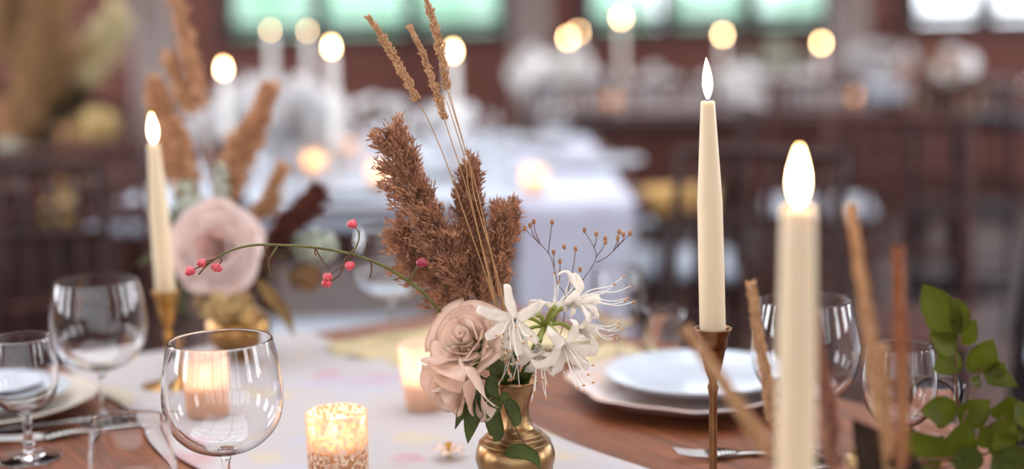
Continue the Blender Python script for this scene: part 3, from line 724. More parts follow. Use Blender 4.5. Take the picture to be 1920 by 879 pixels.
rose('drooping blush rose below the open one, petals flared toward the glowing votive', cr2, (-.62, -.50, -.52), .032, .044, M_ROSE, 5, seed=9, stem=[at(915, 690, 1.19), MOUTH+Vector((-.004, 0, .002)), MOUTH+Vector((-.002, 0, -.04))], group='blush roses in the sharp brass vase', flare=1.1)

# --- spider lilies (nerine)
def floret(parent, c, axis, start, rad=.031, seed=1, recurve=1.0, st_len=.036, bias=(0, 0, -.4), roll=0, n=6, pw=.0048):
    rnd = random.Random(seed); u, v, a = frame(axis); B = Matrix((u, v, a)).transposed(); o = parent.location; c = Vector(c)
    bm = new_bm(); s = Vector(start); mid = (s+c)/2+Vector((0, 0, .004)); tube(bm, [s-o, mid-o, c-a*.003-o], .0013, .0021, 8, 5)
    fl = link('floret', bm, M_GREENST, parent)
    for k in range(n):
        th = roll+k*6.283/n+rnd.uniform(-.18, .18); d = Vector((math.cos(th), math.sin(th), 0)); Ln = rad*1.45*rnd.uniform(.88, 1.1)
        b0 = R(18); b1 = R(rnd.uniform(120, 178))*recurve; pts = [Vector((0, 0, -.002))]; p = Vector((0, 0, 0)); N_ = 9; side = rnd.uniform(-.25, .25)
        dd = Vector((-d.y, d.x, 0))
        for i in range(N_):
            f = i/(N_-1); b = b0+(b1-b0)*(f**1.1) if i < N_-2 else b1+R(40)*(i-N_+3)*.7
            p = p+(d*math.sin(b)+Vector((0, 0, 1))*math.cos(b)+dd*side*f)*(Ln/N_); pts.append(p.copy())
        P = [c-o+B @ q for q in pts]
        wd = pw*rnd.uniform(.85, 1.15)
        nr = B @ (Vector((0, 0, 1))*.8-d*.5)
        # normal changes along the petal: build directly
        pp = catmull(P, 3); m_ = len(pp)-1; bm = new_bm(); rows = []; sd = (B @ dd)
        for i, q in enumerate(pp):
            f = i/m_; tt = (pp[min(i+1, m_)]-pp[max(i-1, 0)]).normalized(); nn = sd.cross(tt).normalized()
            w = wd*(.30+.75*math.sin(math.pi*min(1, .12+f*.84))**.9)*(1 if f < .93 else .75); row = []
            for kk in range(7):
                uu = -1+kk/3; row.append(bm.verts.new(q+sd*(uu*w)+nn*(-.32*w*uu*uu+.30*w*math.sin(f*16+seed+k+uu*2)*abs(uu)*min(1, f*2.5))))
            rows.append(row)
        for A_, B_ in zip(rows, rows[1:]):
            for kk in range(6): bm.faces.new((A_[kk], A_[kk+1], B_[kk+1], B_[kk]))
        bmesh.ops.solidify(bm, geom=list(bm.faces), thickness=.0005)
        link('petal', bm, M_NERINE, fl)
    for k in range(6):
        th = k*1.047+.4; d = Vector((math.cos(th), math.sin(th), 0))*.25; L_ = st_len*rnd.uniform(.75, 1.15)
        d0 = B @ (d+Vector((0, 0, 1))).normalized(); p0 = c-o+d0*.002; bi = Vector(bias)*rnd.uniform(.6, 1.2)+Vector((rnd.uniform(-.25, .25), rnd.uniform(-.2, .2), 0))
        p1 = p0+d0*L_*.4+bi*L_*.12; p2 = p1+(d0*.55+bi*.8).normalized()*L_*.35; p3 = p2+(d0*.45+bi*.7+Vector((0, 0, .35))).normalized()*L_*.3
        bm = new_bm(); tube(bm, [p0, p1, p2, p3], .00060, .0004, 5, 4); link('stamen', bm, M_NERINE, fl)
        bm = new_bm(); blob(bm, p3, .0011, 1, (1.6, .8, .9)); link('anther', bm, M_ANTHER, fl)
    return fl
um = at(1022, 612, 1.19)
lily = thing('spider_lily', 'white spider lily head of curling strap petals and long stamens in the sharp brass vase', 'flower', inside)
bm = new_bm(); tube(bm, rel(lily, [inside, MOUTH+Vector((.006, 0, 0)), at(985, 700, 1.19), at(1000, 655, 1.19), um]), .0030, .0026, 10, 5); link('stem', bm, M_GREENST, lily)
floret(lily, at(968, 598, 1.165), (-.22, -.93, .10), um, .0335, 1, .85, .040, (.1, -.1, -.9), .5)
floret(lily, at(1068, 572, 1.185), (.55, -.25, .35), um, .0315, 2, .95, .048, (.5, -.1, -.35), .1)
floret(lily, at(1053, 640, 1.165), (.30, -.75, -.30), um, .0335, 3, .85, .042, (.2, -.1, -.8), .9)
floret(lily, at(1080, 618, 1.20), (.72, .12, .05), um, .0290, 4, .9, .034, (.4, 0, -.5), .3)
floret(lily, at(1040, 596, 1.205), (.15, .2, .95), um, .0260, 6, .9, .034, (.2, 0, -.1), .6)
floret(lily, at(1010, 650, 1.175), (.05, -.6, -.7), um, .0280, 7, .8, .036, (0, 0, -.8), .1)
floret(lily, at(975, 632, 1.185), (-.25, -.45, -.55), um, .0270, 5, .8, .036, (0, 0, -.9), .2)
# green buds/pedicels of the umbel
for (x, y, dx) in ((1040, 575, 0), (1008, 590, 1), (1042, 625, 2), (1012, 640, 3)):
    bm = new_bm(); e = at(x, y, 1.17); tube(bm, rel(lily, [um, (um+e)/2+Vector((0, 0, .003)), e]), .0016, .0022, 8, 4); link('pedicel', bm, M_GREENST, lily)

# --- tiny buds cluster
bud = thing('bud_sprig', 'sprig of tiny cream round buds tucked between blush roses and spider lilies', 'flower', inside)
bm = new_bm(); tube(bm, rel(bud, [inside, MOUTH+Vector((-.002, -.006, 0)), at(935, 690, 1.17)]), .001, .0008, 6, 4); link('stem', bm, M_OLIVE, bud)
rb_ = random.Random(5)
for cx, cy, n in ((928, 672, 34), (1005, 655, 16), (1045, 680, 14)):
    for k in range(n):
        x = cx+rb_.gauss(0, 12); y = cy+rb_.gauss(0, 11); bm = new_bm(); q = at(x, y, 1.165+rb_.random()*.012); blob(bm, q-bud.location, .0014, 1); link('bud', bm, mat('cream_bud', 'cdc0a4', .6), bud)

# --- green leaves on the sharp vase
def leafy(label, root, stems, leaves, m, name='leaf_sprig', group=None, ms=None, sr=.001, th=.0004):
    t = thing(name, label, 'foliage', root, 0, group); o = Vector(root)
    for s in stems:
        bm = new_bm(); tube(bm, [Vector(p)-o for p in s], sr, sr*.6, 6, 4); link('stem', bm, ms or M_TWIG, t)
    for lf in leaves:
        pts, w, nrm = lf[:3]; mm = lf[3] if len(lf) > 3 else m
        link('leaf', leaf_bm([Vector(p)-o for p in pts], w*1.22, nrm, th=th, fold=.22, nv=7), mm, t)
    return t
def L3(pts, w, Y, nrm=(0, -1, .3), dy=-.006, m=None):
    n = len(pts); P = [at(x, y, Y+dy*i/(n-1)) for i, (x, y) in enumerate(pts)]
    return (P, w, nrm) if m is None else (P, w, nrm, m)
leafy('small dark green leaves spilling down the rim side of the sharp brass vase', inside, [[inside, MOUTH+Vector((-.012, -.010, .004)), at(925, 720, 1.165), at(905, 760, 1.155), at(880, 800, 1.15)], [MOUTH+Vector((-.012, -.010, .002)), at(950, 770, 1.16), at(972, 812, 1.155), at(990, 842, 1.15)]],
      [L3([(925, 735), (895, 745), (870, 765), (853, 805)], .0062, 1.155), L3([(912, 765), (890, 775), (882, 800), (877, 832)], .0066, 1.15), L3([(930, 745), (925, 765), (912, 785)], .0062, 1.148),
       L3([(925, 755), (925, 785), (932, 815), (926, 828)], .0068, 1.152), L3([(945, 680), (930, 690), (925, 715)], .0058, 1.165), L3([(925, 700), (922, 730), (938, 752)], .0054, 1.155),
       L3([(940, 735), (950, 750), (958, 772)], .0042, 1.155), L3([(945, 755), (960, 762), (968, 790), (965, 800)], .0050, 1.152), L3([(945, 852), (972, 845), (1000, 856), (1012, 879)], .0058, 1.145), L3([(962, 655), (965, 690), (970, 715)], .004, 1.18)], M_LEAF)
leafy('long green blades rising inside the mouth of the sharp brass vase', inside+Vector((.003, 0, 0)), [],
      [([inside, MOUTH+Vector((.003, -.004, 0)), at(983, 700, 1.18), at(1000, 650, 1.18)], .0045, (0, -1, 0)), ([inside, MOUTH+Vector((.010, -.002, 0)), at(1000, 690, 1.18), at(1010, 660, 1.18)], .003, (0, -1, 0)), ([inside, MOUTH+Vector((-.008, -.006, 0)), at(945, 705, 1.18), at(948, 680, 1.18)], .0045, (0, -1, 0))], M_LEAF, name='leaf_sprig')

# --- dried seed sprigs
sp = thing('seed_sprig', 'fine branching dried sprig with little brown seed pods above the spider lilies', 'dried sprig', inside)
YS = 1.21
def S_(x, y): return at(x, y, YS)
segs = [[(1045, 640), (1060, 560), (1045, 530), (1032, 480), (1005, 450), (985, 430)], [(1010, 455), (1000, 440), (995, 424)], [(1013, 457), (1004, 435), (1001, 418)], [(1028, 475), (1032, 440), (1035, 419)],
        [(1047, 535), (1050, 510), (1050, 492)], [(1040, 500), (1038, 485), (1038, 476)], [(1065, 545), (1075, 500), (1079, 470)], [(1060, 560), (1088, 530), (1110, 500), (1118, 480), (1112, 460), (1096, 434)],
        [(1114, 465), (1118, 450), (1118, 441)], [(1118, 482), (1130, 465), (1134, 455)], [(1118, 492), (1140, 480), (1162, 458), (1180, 440)], [(1158, 462), (1168, 450), (1170, 442)], [(1150, 470), (1158, 450), (1160, 436)], [(1155, 465), (1160, 455), (1158, 447)]]
for s in segs:
    bm = new_bm(); tube(bm, rel(sp, ([inside, MOUTH+Vector((.008, .004, 0))] if s[0] == (1045, 640) else [])+[S_(*q) for q in s]), .00045, .0003, 5, 4); link('branchlet', bm, M_TWIG, sp)
for x, y in ((984, 428), (994, 422), (1001, 415), (1035, 416), (1050, 490), (1038, 473), (1079, 466), (1058, 462), (1096, 431), (1118, 438), (1135, 447), (1135, 453), (1158, 446), (1161, 434), (1169, 439), (1181, 437), (1088, 505)):
    bm = new_bm(); blob(bm, S_(x, y)-sp.location, .0018, 2, (1, 1, 1.5), .05); link('seed_pod', bm, M_POD, sp)

# --- small blush flower lying on the runner
fp = on(842, 868); fl_ = thing('fallen_flower', 'small blush flower lying on the runner beside the sharp brass vase', 'flower', (fp.x, fp.y, TZ+.0045))
for k in range(6):
    a = k*1.047+.3; d = Vector((math.cos(a), math.sin(a), 0))
    link('petal', leaf_bm([d*.002+Vector((0, 0, .003)), d*.011+Vector((0, 0, .010)), d*.020+Vector((0, 0, .008))], .0052, (0, 0, 1), nv=5), M_ROSE, fl_)
for k in range(4):
    bm = new_bm(); tube(bm, [(0, 0, .004), (.001*k-.0015, 0, .012), (.002*k-.003, .001, .016)], .0007, .0009, 5, 3); link('stamen', bm, mat('amber_stamen', 'd49a3c', .5), fl_)
bm = new_bm(); blob(bm, (0, 0, .0025), .0022, 1); link('flower_base', bm, M_GREENST, fl_)

# ------------------------------------------------------------------ left arrangement (pink rose)
V2 = base_at(447, 1.74, 610); V2 = Vector((V2.x, V2.y, TZ+.0046))
M_GOLD = mat('bright_gold_brass', '9c7648', .28, metal=1, var=.2, scale=50)
brass_vase(V2, 'blurred brass vase holding the pink rose and russet pampas, near the far table edge', 1.15, m=M_GOLD)
MO2 = V2+Vector((0, 0, .11)); IN2 = V2+Vector((0, 0, .035))
def A2(px, py, Y=1.74): return at(px, py, Y)
rose('full pink rose with a deeper centre, facing the camera beside the leaning taper candle', A2(412, 462, 1.70), (-.12, -.97, .14), .049, .032, M_ROSEP, 11, seed=5, stem=[A2(425, 510, 1.73), MO2, IN2], mc=M_ROSEC, name='pink_rose')
def pl2(label, path, w, m, n, seed, sl=.012, flare=.34, clump=140, name='pampas_plume', Y=1.76, grp='dried plumes in the pink rose vase', droop=.15, sw=.0013, stm=None):
    P = [A2(x, y, Y) for x, y in path]
    return plume(name, label, 'dried plume', [IN2, MO2, A2((path[0][0]+447)/2, (path[0][1]+560)/2, Y)], P, lambda f: w*(.6+.4*math.sin(min(1, f*3)*1.57))*(1-f*.8), m, stm or M_STRAW, n, sl, sw, flare, .0013, grp, clump=clump, droop=droop, seed=seed)
pl2('russet pampas plume rising right behind the leaning taper candle', [(365, 400), (345, 330), (320, 250), (292, 168)], .025, M_ORANGEGR, 5200, 21, clump=200)
pl2('russet-brown pampas plume standing upright above the pink rose', [(425, 400), (438, 330), (462, 265), (500, 180)], .023, M_ORANGEGR, 5200, 22, clump=200)
pl2('tall thin tan plume reaching out of the top edge above the pink rose', [(385, 210), (365, 140), (348, 70), (330, -10)], .009, M_ORANGEGR, 1500, 23, clump=100)
pl2('slender tan plume beside the tall thin one, ending below the mauve curtain', [(368, 215), (340, 170), (318, 110)], .006, M_ORANGEGR, 800, 24, clump=60)
pl2('dark maroon plume slanting away from the pink rose toward the white seat cushion', [(500, 455), (530, 425), (560, 395), (590, 365)], .020, M_DARKPL, 2400, 25, clump=150)
pl2('pale straw plume between pink rose and maroon plume', [(470, 420), (500, 380), (525, 325)], .013, M_TAN, 1000, 26, clump=80)
def cluster(label, c, r, m, n, seed, root, name='dried_hydrangea', fr=.006, sc=(1, .8, .8), cat='flower', mo=None):
    rnd = random.Random(seed); t = thing(name, label, cat, root, 0); o = Vector(root); c = Vector(c)
    bm = new_bm(); tube(bm, [Vector((0, 0, 0)), (mo-o)*1.0 if mo is not None else (c-o)*.5, c-o], .0015, .0015, 6, 3); link('stem', bm, M_OLIVE, t)
    bm = new_bm()
    for k in range(n):
        d = Vector((rnd.gauss(0, 1), rnd.gauss(0, 1), rnd.gauss(0, 1))).normalized(); q = c-o+Vector((d.x*sc[0], d.y*sc[1], d.z*sc[2]))*r*rnd.uniform(.75, 1.05)
        u, v, a = frame(d+Vector((rnd.uniform(-.4, .4),)*3))
        for p in range(4):
            an = p*1.57+rnd.uniform(-.2, .2); e = u*math.cos(an)+v*math.sin(an); s = v*math.cos(an)-u*math.sin(an)
            bm.faces.new([bm.verts.new(w) for w in (q, q+e*fr*.6+s*fr*.42+a*fr*.15, q+e*fr+a*fr*.3, q+e*fr*.6-s*fr*.42+a*fr*.15)])
    p_ = link('florets', bm, m, t, smooth=False); p_['kind'] = 'stuff'
    bm = new_bm(); blob(bm, c-o, r*.62, 2, sc, .1); link('flower_core', bm, m, t)
    return t
cluster('cluster of dried cream florets drooping below the pink rose', A2(418, 568, 1.69), .030, M_HYD, 130, 31, IN2, sc=(1.15, .7, .75), mo=MO2)
cluster('pale sage floret cluster peeking between taper candle and pink rose', A2(352, 385, 1.75), .022, M_LACE, 110, 32, IN2, name='lace_flower', sc=(.8, .7, 1.5), mo=MO2)
cluster('upright pale speckled floret spray above the pink rose', A2(418, 350, 1.75), .015, M_LACE, 110, 33, IN2, name='lace_flower', sc=(.7, .7, 2.1), fr=.005, mo=MO2)
cluster('pale sage floret cluster under the maroon plume', A2(592, 462, 1.78), .026, M_LACE, 110, 34, IN2, name='lace_flower', sc=(1.1, .7, .8), mo=MO2)
cluster('brownish dried floret cluster hanging under the pale sage florets', A2(575, 520, 1.79), .022, mat('brown_floret', '8f6c48', .8, var=.25, scale=100), 110, 35, IN2, name='dried_hydrangea', mo=MO2)
leafy('loose grey-green leaves fanning out around the pink rose', IN2, [[IN2, MO2, A2(350, 500)], [IN2, MO2, A2(480, 470)]],
      [L3([(340, 500), (310, 470), (250, 500)], .008, 1.76, m=mat('grey_green_leaf', '6c6a4e', .6, var=.2, scale=40)), L3([(360, 470), (335, 430), (330, 380)], .009, 1.76, m=mat('grey_green_leaf', '6c6a4e')),
       L3([(480, 520), (512, 560), (535, 590), (552, 632)], .008, 1.66, m=mat('tan_leaf', '9b7d4c', .6, var=.2, scale=40)), L3([(470, 440), (500, 470), (505, 520)], .010, 1.75, m=mat('brown_leaf', '6b4330', .6, var=.2, scale=40)),
       L3([(350, 520), (340, 560), (355, 600)], .009, 1.73, m=mat('grey_green_leaf', '6c6a4e')), L3([(340, 530), (300, 560), (330, 640)], .006, 1.70, m=mat('grey_green_leaf', '6c6a4e'))], M_LEAF, th=.0005)

# ------------------------------------------------------------------ foreground arrangement, lower right corner
V3p = at(1640, 879, .97); V3 = Vector((V3p.x, .97, TZ+.0005))
brass_vase(V3, 'brass vase just below the lower right corner holding grasses and green leaves', 1.0)
MO3 = V3+Vector((0, 0, .096)); IN3 = V3+Vector((0, 0, .03))
def fg(label, pts, w, Y, seed, m=None, n=900, sl=.0075, via=None, grp='blurred tan grasses close to the camera'):
    P = [at(x, y, Y) for x, y in pts]; m = m or mat('pale_tan_grass', 'e3bd94', .85, scale=160, color2='c79a6e', lucent=.2); w *= .8; n = int(n*1.3)
    return plume('grass_stalk', label, 'grass', [IN3, MO3]+([at(*via)] if via else []), P, lambda f: w*(.6+.4*math.sin(math.pi*min(1, f*1.3)))*(1-f*.92)*(1+.2*math.sin(f*33)), m, M_STRAW, n, sl, .0010, .45, .0010, grp, seed=seed, part='seed_head')
fg('pointed tan grass head standing before the third balloon glass, fairly sharp', [(1452, 800), (1440, 720), (1422, 630), (1410, 540)], .0058, 1.03, 41, n=1300, via=(1500, 930, 1.0))
fg('thick blurred tan grass head slanting across the slim brass candlestick', [(1450, 860), (1405, 790), (1350, 710), (1295, 630)], .0058, .84, 42, n=1100, via=(1500, 930, .86))
fg('blurred upright grass head whose long awn rises beside the big candle flame', [(1650, 800), (1632, 640), (1615, 520), (1596, 400)], .0042, .86, 43, n=1200, via=(1660, 900, .9))
fg('blurred upright russet grass head next to the small goblet', [(1690, 880), (1692, 720), (1688, 600), (1684, 480)], .0044, .85, 44, m=mat('russet_grass', 'b07246', .85, scale=160, color2='94583a'), n=1200)
fg('short blurred russet grass head between big candle and third balloon glass', [(1562, 880), (1556, 780), (1545, 700), (1528, 600)], .0085, .92, 45, m=mat('pinkish_grass', 'a37460', .85, scale=160, color2='875748'), n=1300)
fg('short thin tan grass tip between the two tall blurred grasses', [(1665, 860), (1660, 760), (1655, 660)], .0036, .88, 46, n=700)
leafy('large dark brown leaf at the bottom edge between candle and green leaves', IN3, [[IN3, MO3, at(1640, 900, .93)]], [([at(1700, 1000, .93), at(1665, 890, .925), at(1598, 785, .92)], .021, (0, -1, .2))], M_LEAFD, name='dark_leaf')
GL = lambda pts, w, Y=1.05, nrm=(0, -1, .25), m=None: L3(pts, w, Y, nrm, -.008, m)
leafy('bright green leafy branch in the lower right corner', IN3, [[IN3, MO3, at(1800, 870, 1.04), at(1790, 700, 1.05), at(1800, 600, 1.05)], [MO3, at(1760, 860, 1.03), at(1810, 780, 1.04), at(1840, 680, 1.06)], [MO3, at(1850, 850, 1.04), at(1880, 780, 1.04)]],
      [GL([(1785, 640), (1770, 600), (1745, 560), (1730, 532)], .0130), GL([(1790, 625), (1800, 600), (1795, 575), (1780, 560)], .007), GL([(1815, 648), (1817, 625), (1829, 597)], .0062, 1.06), GL([(1795, 655), (1770, 645), (1742, 625)], .0095),
       GL([(1800, 665), (1775, 680), (1748, 695)], .0100, 1.055), GL([(1840, 700), (1842, 670), (1862, 635)], .0125, 1.06), GL([(1845, 700), (1870, 705), (1910, 725)], .0080, 1.06), GL([(1850, 700), (1872, 690), (1885, 680)], .0060, 1.06),
       GL([(1838, 712), (1830, 714), (1818, 710)], .0045, 1.05, m=M_LEAFB), GL([(1785, 790), (1760, 770), (1725, 770)], .0115, 1.04), GL([(1800, 795), (1830, 770), (1856, 750)], .0105, 1.045), GL([(1880, 790), (1890, 765), (1895, 742)], .013, 1.05),
       GL([(1760, 879), (1720, 850), (1700, 805)], .021, 1.02), GL([(1790, 870), (1800, 830), (1815, 785)], .0125, 1.03), GL([(1850, 840), (1845, 815), (1838, 795)], .0065, 1.03), GL([(1900, 840), (1880, 815), (1905, 790)], .015, 1.04),
       GL([(1820, 890), (1810, 860), (1795, 840)], .0115, 1.02, m=M_LEAF), GL([(1900, 900), (1880, 870), (1860, 850)], .019, 1.03, m=M_LEAF), GL([(1930, 760), (1915, 780), (1900, 790)], .012, 1.04)], M_LEAFB, ms=M_TWIG, sr=.0012, name='leafy_branch')

# ------------------------------------------------------------------ chairs
def chair_proto(m, label, seat_m=None):
    t = thing('chiavari_chair', label, 'chair')
    # seat faces -y ... back at +y
    bm = new_bm(); box(bm, (0, 0, .435), (.40, .40, .022)); bevel(bm, .006); link('seat', bm, seat_m or m, t)
    for sx in (-1, 1):
        bm = new_bm(); tube(bm, [(sx*.18, -.18, 0), (sx*.175, -.175, .2), (sx*.17, -.17, .425)], .012, .016, 10, 3); link('leg', bm, m, t)
        bm = new_bm(); tube(bm, [(sx*.18, .22, 0), (sx*.178, .19, .22), (sx*.175, .18, .45), (sx*.17, .20, .70), (sx*.165, .235, .92)], .013, .012, 10, 4); link('back_post', bm, m, t)
        bm = new_bm(); tube(bm, [(sx*.176, -.175, .16), (sx*.178, .195, .16)], .008, .008, 8, 0); link('stretcher', bm, m, t)
        bm = new_bm(); tube(bm, [(sx*.175, -.175, .25), (sx*.178, .19, .25)], .008, .008, 8, 0); link('stretcher', bm, m, t)
    for y, z in ((-.175, .22), (.195, .22)):
        bm = new_bm(); tube(bm, [(-.176, y, z), (.176, y, z)], .008, .008, 8, 0); link('stretcher', bm, m, t)
    for z, y, r in ((.905, .232, .013), (.78, .213, .010), (.58, .190, .010)):
        bm = new_bm(); tube(bm, [(-.17, y, z), (0, y+.012, z+.004), (.17, y, z)], r, r, 10, 4); link('rail', bm, m, t)
    for k in range(6):
        x = -.125+k*.05; bm = new_bm(); tube(bm, [(x, .195, .58), (x, .215, .78), (x, .236, .905)], .006, .006, 8, 2); link('spindle', bm, m, t)
    return t
def cushion_proto(label):
    bm = new_bm(); box(bm, (0, 0, .022), (.39, .39, .042)); bevel(bm, .016, 3); me = bpy.data.meshes.new('cushion'); bm.to_mesh(me); bm.free()
    return me
CUSH = cushion_proto('')
def cushion(p, rz, label):
    o = link('seat_cushion', CUSH, M_WHITECLOTH); o.location = (p[0], p[1], .447); o.rotation_euler = (0, 0, rz); return tag(o, label, 'cushion', 'white seat cushions')
protos = {}
def chair(m, x, y, rz, label, cush=None, group='spindle-backed wooden chairs'):
    if m.name not in protos: protos[m.name] = chair_proto(m, label); c = protos[m.name]; c.location = (x, y, 0); c.rotation_euler = (0, 0, rz); c['group'] = group
    else: c = dup(protos[m.name], (x, y, 0), rz, label, group)
    if cush: cushion((x, y), rz, cush)
    return c
# at(px, seat row, Y) gives positions
def xs(px, Y, py=520): return at(px, py, Y).x
FACE = math.atan2(E2.y, E2.x)
chair(M_BLACKWOOD, .78, 2.05, R(-55), 'black-brown spindle chair nearest the green leafy branch, at the right edge')
chair(M_BLACKWOOD, 1.28, 2.75, R(-60), 'black-brown spindle chair behind the one at the right edge', 'white cushion on the second dark chair at the right edge')
chair(M_DARKWOOD, .34, 2.50, R(-35), 'dark chair tucked behind the white plate and slim candlestick')
chair(M_DARKWOOD, xs(1252, 4.05), 4.05, R(-95), 'dark wooden chair beside the hanging white runner of the second table', 'bluish white cushion beside the hanging runner of the second table')
chair(M_MIDWOOD, xs(1540, 5.2, 400), 5.25, R(-10), 'reddish wooden chair right behind the big blurred candle flame', 'white cushion seen beside the big blurred candle')
chair(M_MIDWOOD, xs(1665, 3.3, 400), 3.3, R(-20), 'reddish wooden chair whose tall post rises behind the blurred grasses')
chair(M_BLACKWOOD, xs(1790, 5.4, 400), 5.3, R(160), 'black-brown chair in front of the small round table')
chair(M_MIDWOOD, xs(640, 3.2, 590), 3.10, R(95), 'reddish wooden chair behind the balloon glass at the far table edge', 'bluish white cushion showing between pink rose vase and far balloon glass')
chair(M_MIDWOOD, xs(165, 2.9, 450), 2.86, R(25), 'reddish wooden chair behind the second balloon glass')
chair(M_DARKWOOD, xs(50, 2.45, 450), 2.45, R(25), 'dark wooden chair at the left edge behind the plate stack')
chair(M_DARKWOOD, xs(1085, 5.85, 300), 5.85, R(5), 'dark wooden chair behind the second table, at the yellow gauze end')
chair(M_MIDWOOD, xs(1262, 6.15, 300), 6.15, R(175), 'reddish wooden chair behind the flame of the sharp candle, before the third table')
chair(M_MIDWOOD, xs(1480, 6.1, 300), 6.1, R(188), 'reddish wooden chair before the third table, between the two candle flames')
chair(M_DARKWOOD, xs(290, 4.7, 300), 4.7, R(70), 'dark wooden chair beside the second table, behind the leaning taper candle')

# ------------------------------------------------------------------ second table
T2 = Vector((xs(1215, 3.3, 380), 3.25, 0)); T2W = 1.32; t2x0 = T2.x-T2W
table('banquet_table', 'white-covered second table behind the reed plumes', Vector((t2x0+T2W, 5.3, 0)), Vector((-1, 0, 0)), Vector((0, -1, 0)), T2W, 2.05, M_MIDWOOD, M_MIDWOOD)
def tc_fn(u, v):
    x = t2x0-.012+(T2W+.024)*u; y = 3.235+2.08*v
    z = TZ+.0022
    if u <= .02 or u >= .98 or v <= .01 or v >= .99: z -= .05
    return Vector((x, y, z))
tag(link('tablecloth', cloth_grid(tc_fn, 50, 60), M_WHITECLOTH), 'white cloth covering the second table', 'tablecloth')
rx0 = xs(972, 3.22, 450); rx1 = xs(1190, 3.22, 450)
def r2_fn(u, v):
    s = v*2.3; x = rx0+(rx1-rx0)*u
    if s < .46: return Vector((x+.004*math.sin(v*40), 3.222+.006*math.sin(u*9)-.004, TZ+.005-(.46-s)))
    return Vector((x, 3.22+(s-.46), TZ+.0062))
tag(link('table_runner', cloth_grid(r2_fn, 14, 90), mat('cool_white_runner', 'c9cede', .9, var=.05, scale=10, color2='beb9cc')), 'cool white floral runner hanging off the end of the second table', 'table runner')
gz = at(1245, 365, 3.5)
# round rattan-gold charger overhanging
def plate_at(px, Y, r, label, m=M_PLATE, z=TZ+.008, group=None): 
    p = at(px, 330, Y); return plate(Vector((p.x, Y, z)), r, label, m, .018, .25, group=group)
plate_at(1105, 4.05, .155, 'large white plate at the corner of the second table')
plate_at(1000, 4.75, .13, 'white plate further back on the second table, by the runner')
plate_at(640, 3.50, .14, 'white plate at the near edge of the second table, behind the berry')
plate_at(800, 3.9, .13, 'white plate in the middle of the second table, behind the reed plumes')
# stool shape standing in for ochre gauze at the end of the second table
st = thing('round_stool', 'ochre round-topped stool beside the end of the second table', 'stool', (xs(1274, 3.5, 370), 3.5, 0)); st.scale = (.62, .62, 1)
bm = new_bm(); lathe(bm, [(0, .69), (.155, .69), (.165, .70), (.165, .74), (.155, .752), (0, .756)], 40); link('seat', bm, mat('ochre_cushion', 'b98f52', .85, var=.15, scale=12), st)
for k in range(4):
    a = k*1.5708+.785; bm = new_bm(); tube(bm, [(.15*math.cos(a), .15*math.sin(a), 0), (.11*math.cos(a), .11*math.sin(a), .69)], .014, .014, 8, 0); link('leg', bm, M_DARKWOOD, st)
bm = new_bm(); lathe(bm, [(.132, .25), (.142, .25), (.142, .262), (.132, .262), (.132, .25)], 32); link('footrest', bm, M_DARKWOOD, st)

def far_taper(px, top_y, Y, label, bottom=.09, r=.011, grp='distant white taper candles', fh=.036, fw=.0072):
    p = at(px, top_y+22*4/Y, Y); z0 = TZ+.010
    candlestick((p.x, p.y), bottom, 'slim candlestick below '+label[0], M_BRASS, ground=TZ+.0075, group='distant brass candlesticks')
    taper((p.x, p.y, TZ+.0075+bottom-.0145), (p.x, p.y, p.z), .0125, .0115, label[1], grp, fh, fw, 0, 20, mat('white_wax', 'ebe8e2', .45, sss=.2, sssr=(.012, .008, .005)))
far_taper(420, 118, 3.7, ('the distant candle next to the curtain', 'distant white taper with round flame glow, lowest and nearest the mauve curtain'))
far_taper(622, 78, 3.75, ('the distant candle above the white pampas', 'distant white taper with round flame glow above the white pampas'))
far_taper(850, 86, 3.8, ('the distant candle behind the slim grass heads', 'distant white taper with round flame glow behind the tallest slim grass head'))
far_taper(1065, 66, 6.9, ('the distant candle under the middle curtain', 'distant white taper on the third table, right of the middle curtain, the brighter of two'))
far_taper(1084, 56, 8.2, ('the dim distant candle under the middle curtain', 'dimmer distant white taper tucked behind the brighter one by the middle curtain'), bottom=.11, fw=.005)
far_taper(1165, 28, 7.0, ('the highest distant candle', 'distant white taper whose flame glow is highest, against the second window'), bottom=.14)
far_taper(1355, 60, 7.1, ('the distant candle beside the sharp flame', 'distant white taper glowing just beside the flame of the sharp candle'))
far_taper(1540, 75, 6.8, ('the distant candle over the big blurred flame', 'distant white taper glowing above the big blurred candle, by the window edge'))

far_taper(507, 44, 5.05, ('the dim far candle against the first pane', 'faint distant taper glowing against the first window pane, over the second table'), fh=.018, fw=.0024)
far_taper(577, 46, 5.1, ('the second dim far candle against the first pane', 'faint distant taper glowing beside the other faint one, near the window bar'), fh=.018, fw=.0024)
def far_votive(px, py, Y, lh, lc, h=.07, fw=.0075, fh=.024):
    p = at(px, py, Y); z = TZ+.0075
    votive(Vector((p.x, Y, z)), lh, lc, M_VOT_FROST, .024, .028, h, .4, fw=fw, fh=fh)
for px, py, Y, w in ((712, 300, 3.55, 'at the tip of the largest reed plume'), (1001, 325, 3.35, 'on the runner of the second table'), (588, 282, 3.9, 'below the white pampas'), (608, 258, 4.5, 'deeper behind the white pampas'),
                     (658, 265, 4.3, 'between white pampas and reed plume tip'), (1145, 186, 6.7, 'on the third table under the second window'), (1596, 218, 6.6, 'at the end of the third table')):
    far_votive(px, py, Y, 'distant glowing votive holder '+w, 'lit candle in the distant votive holder '+w)

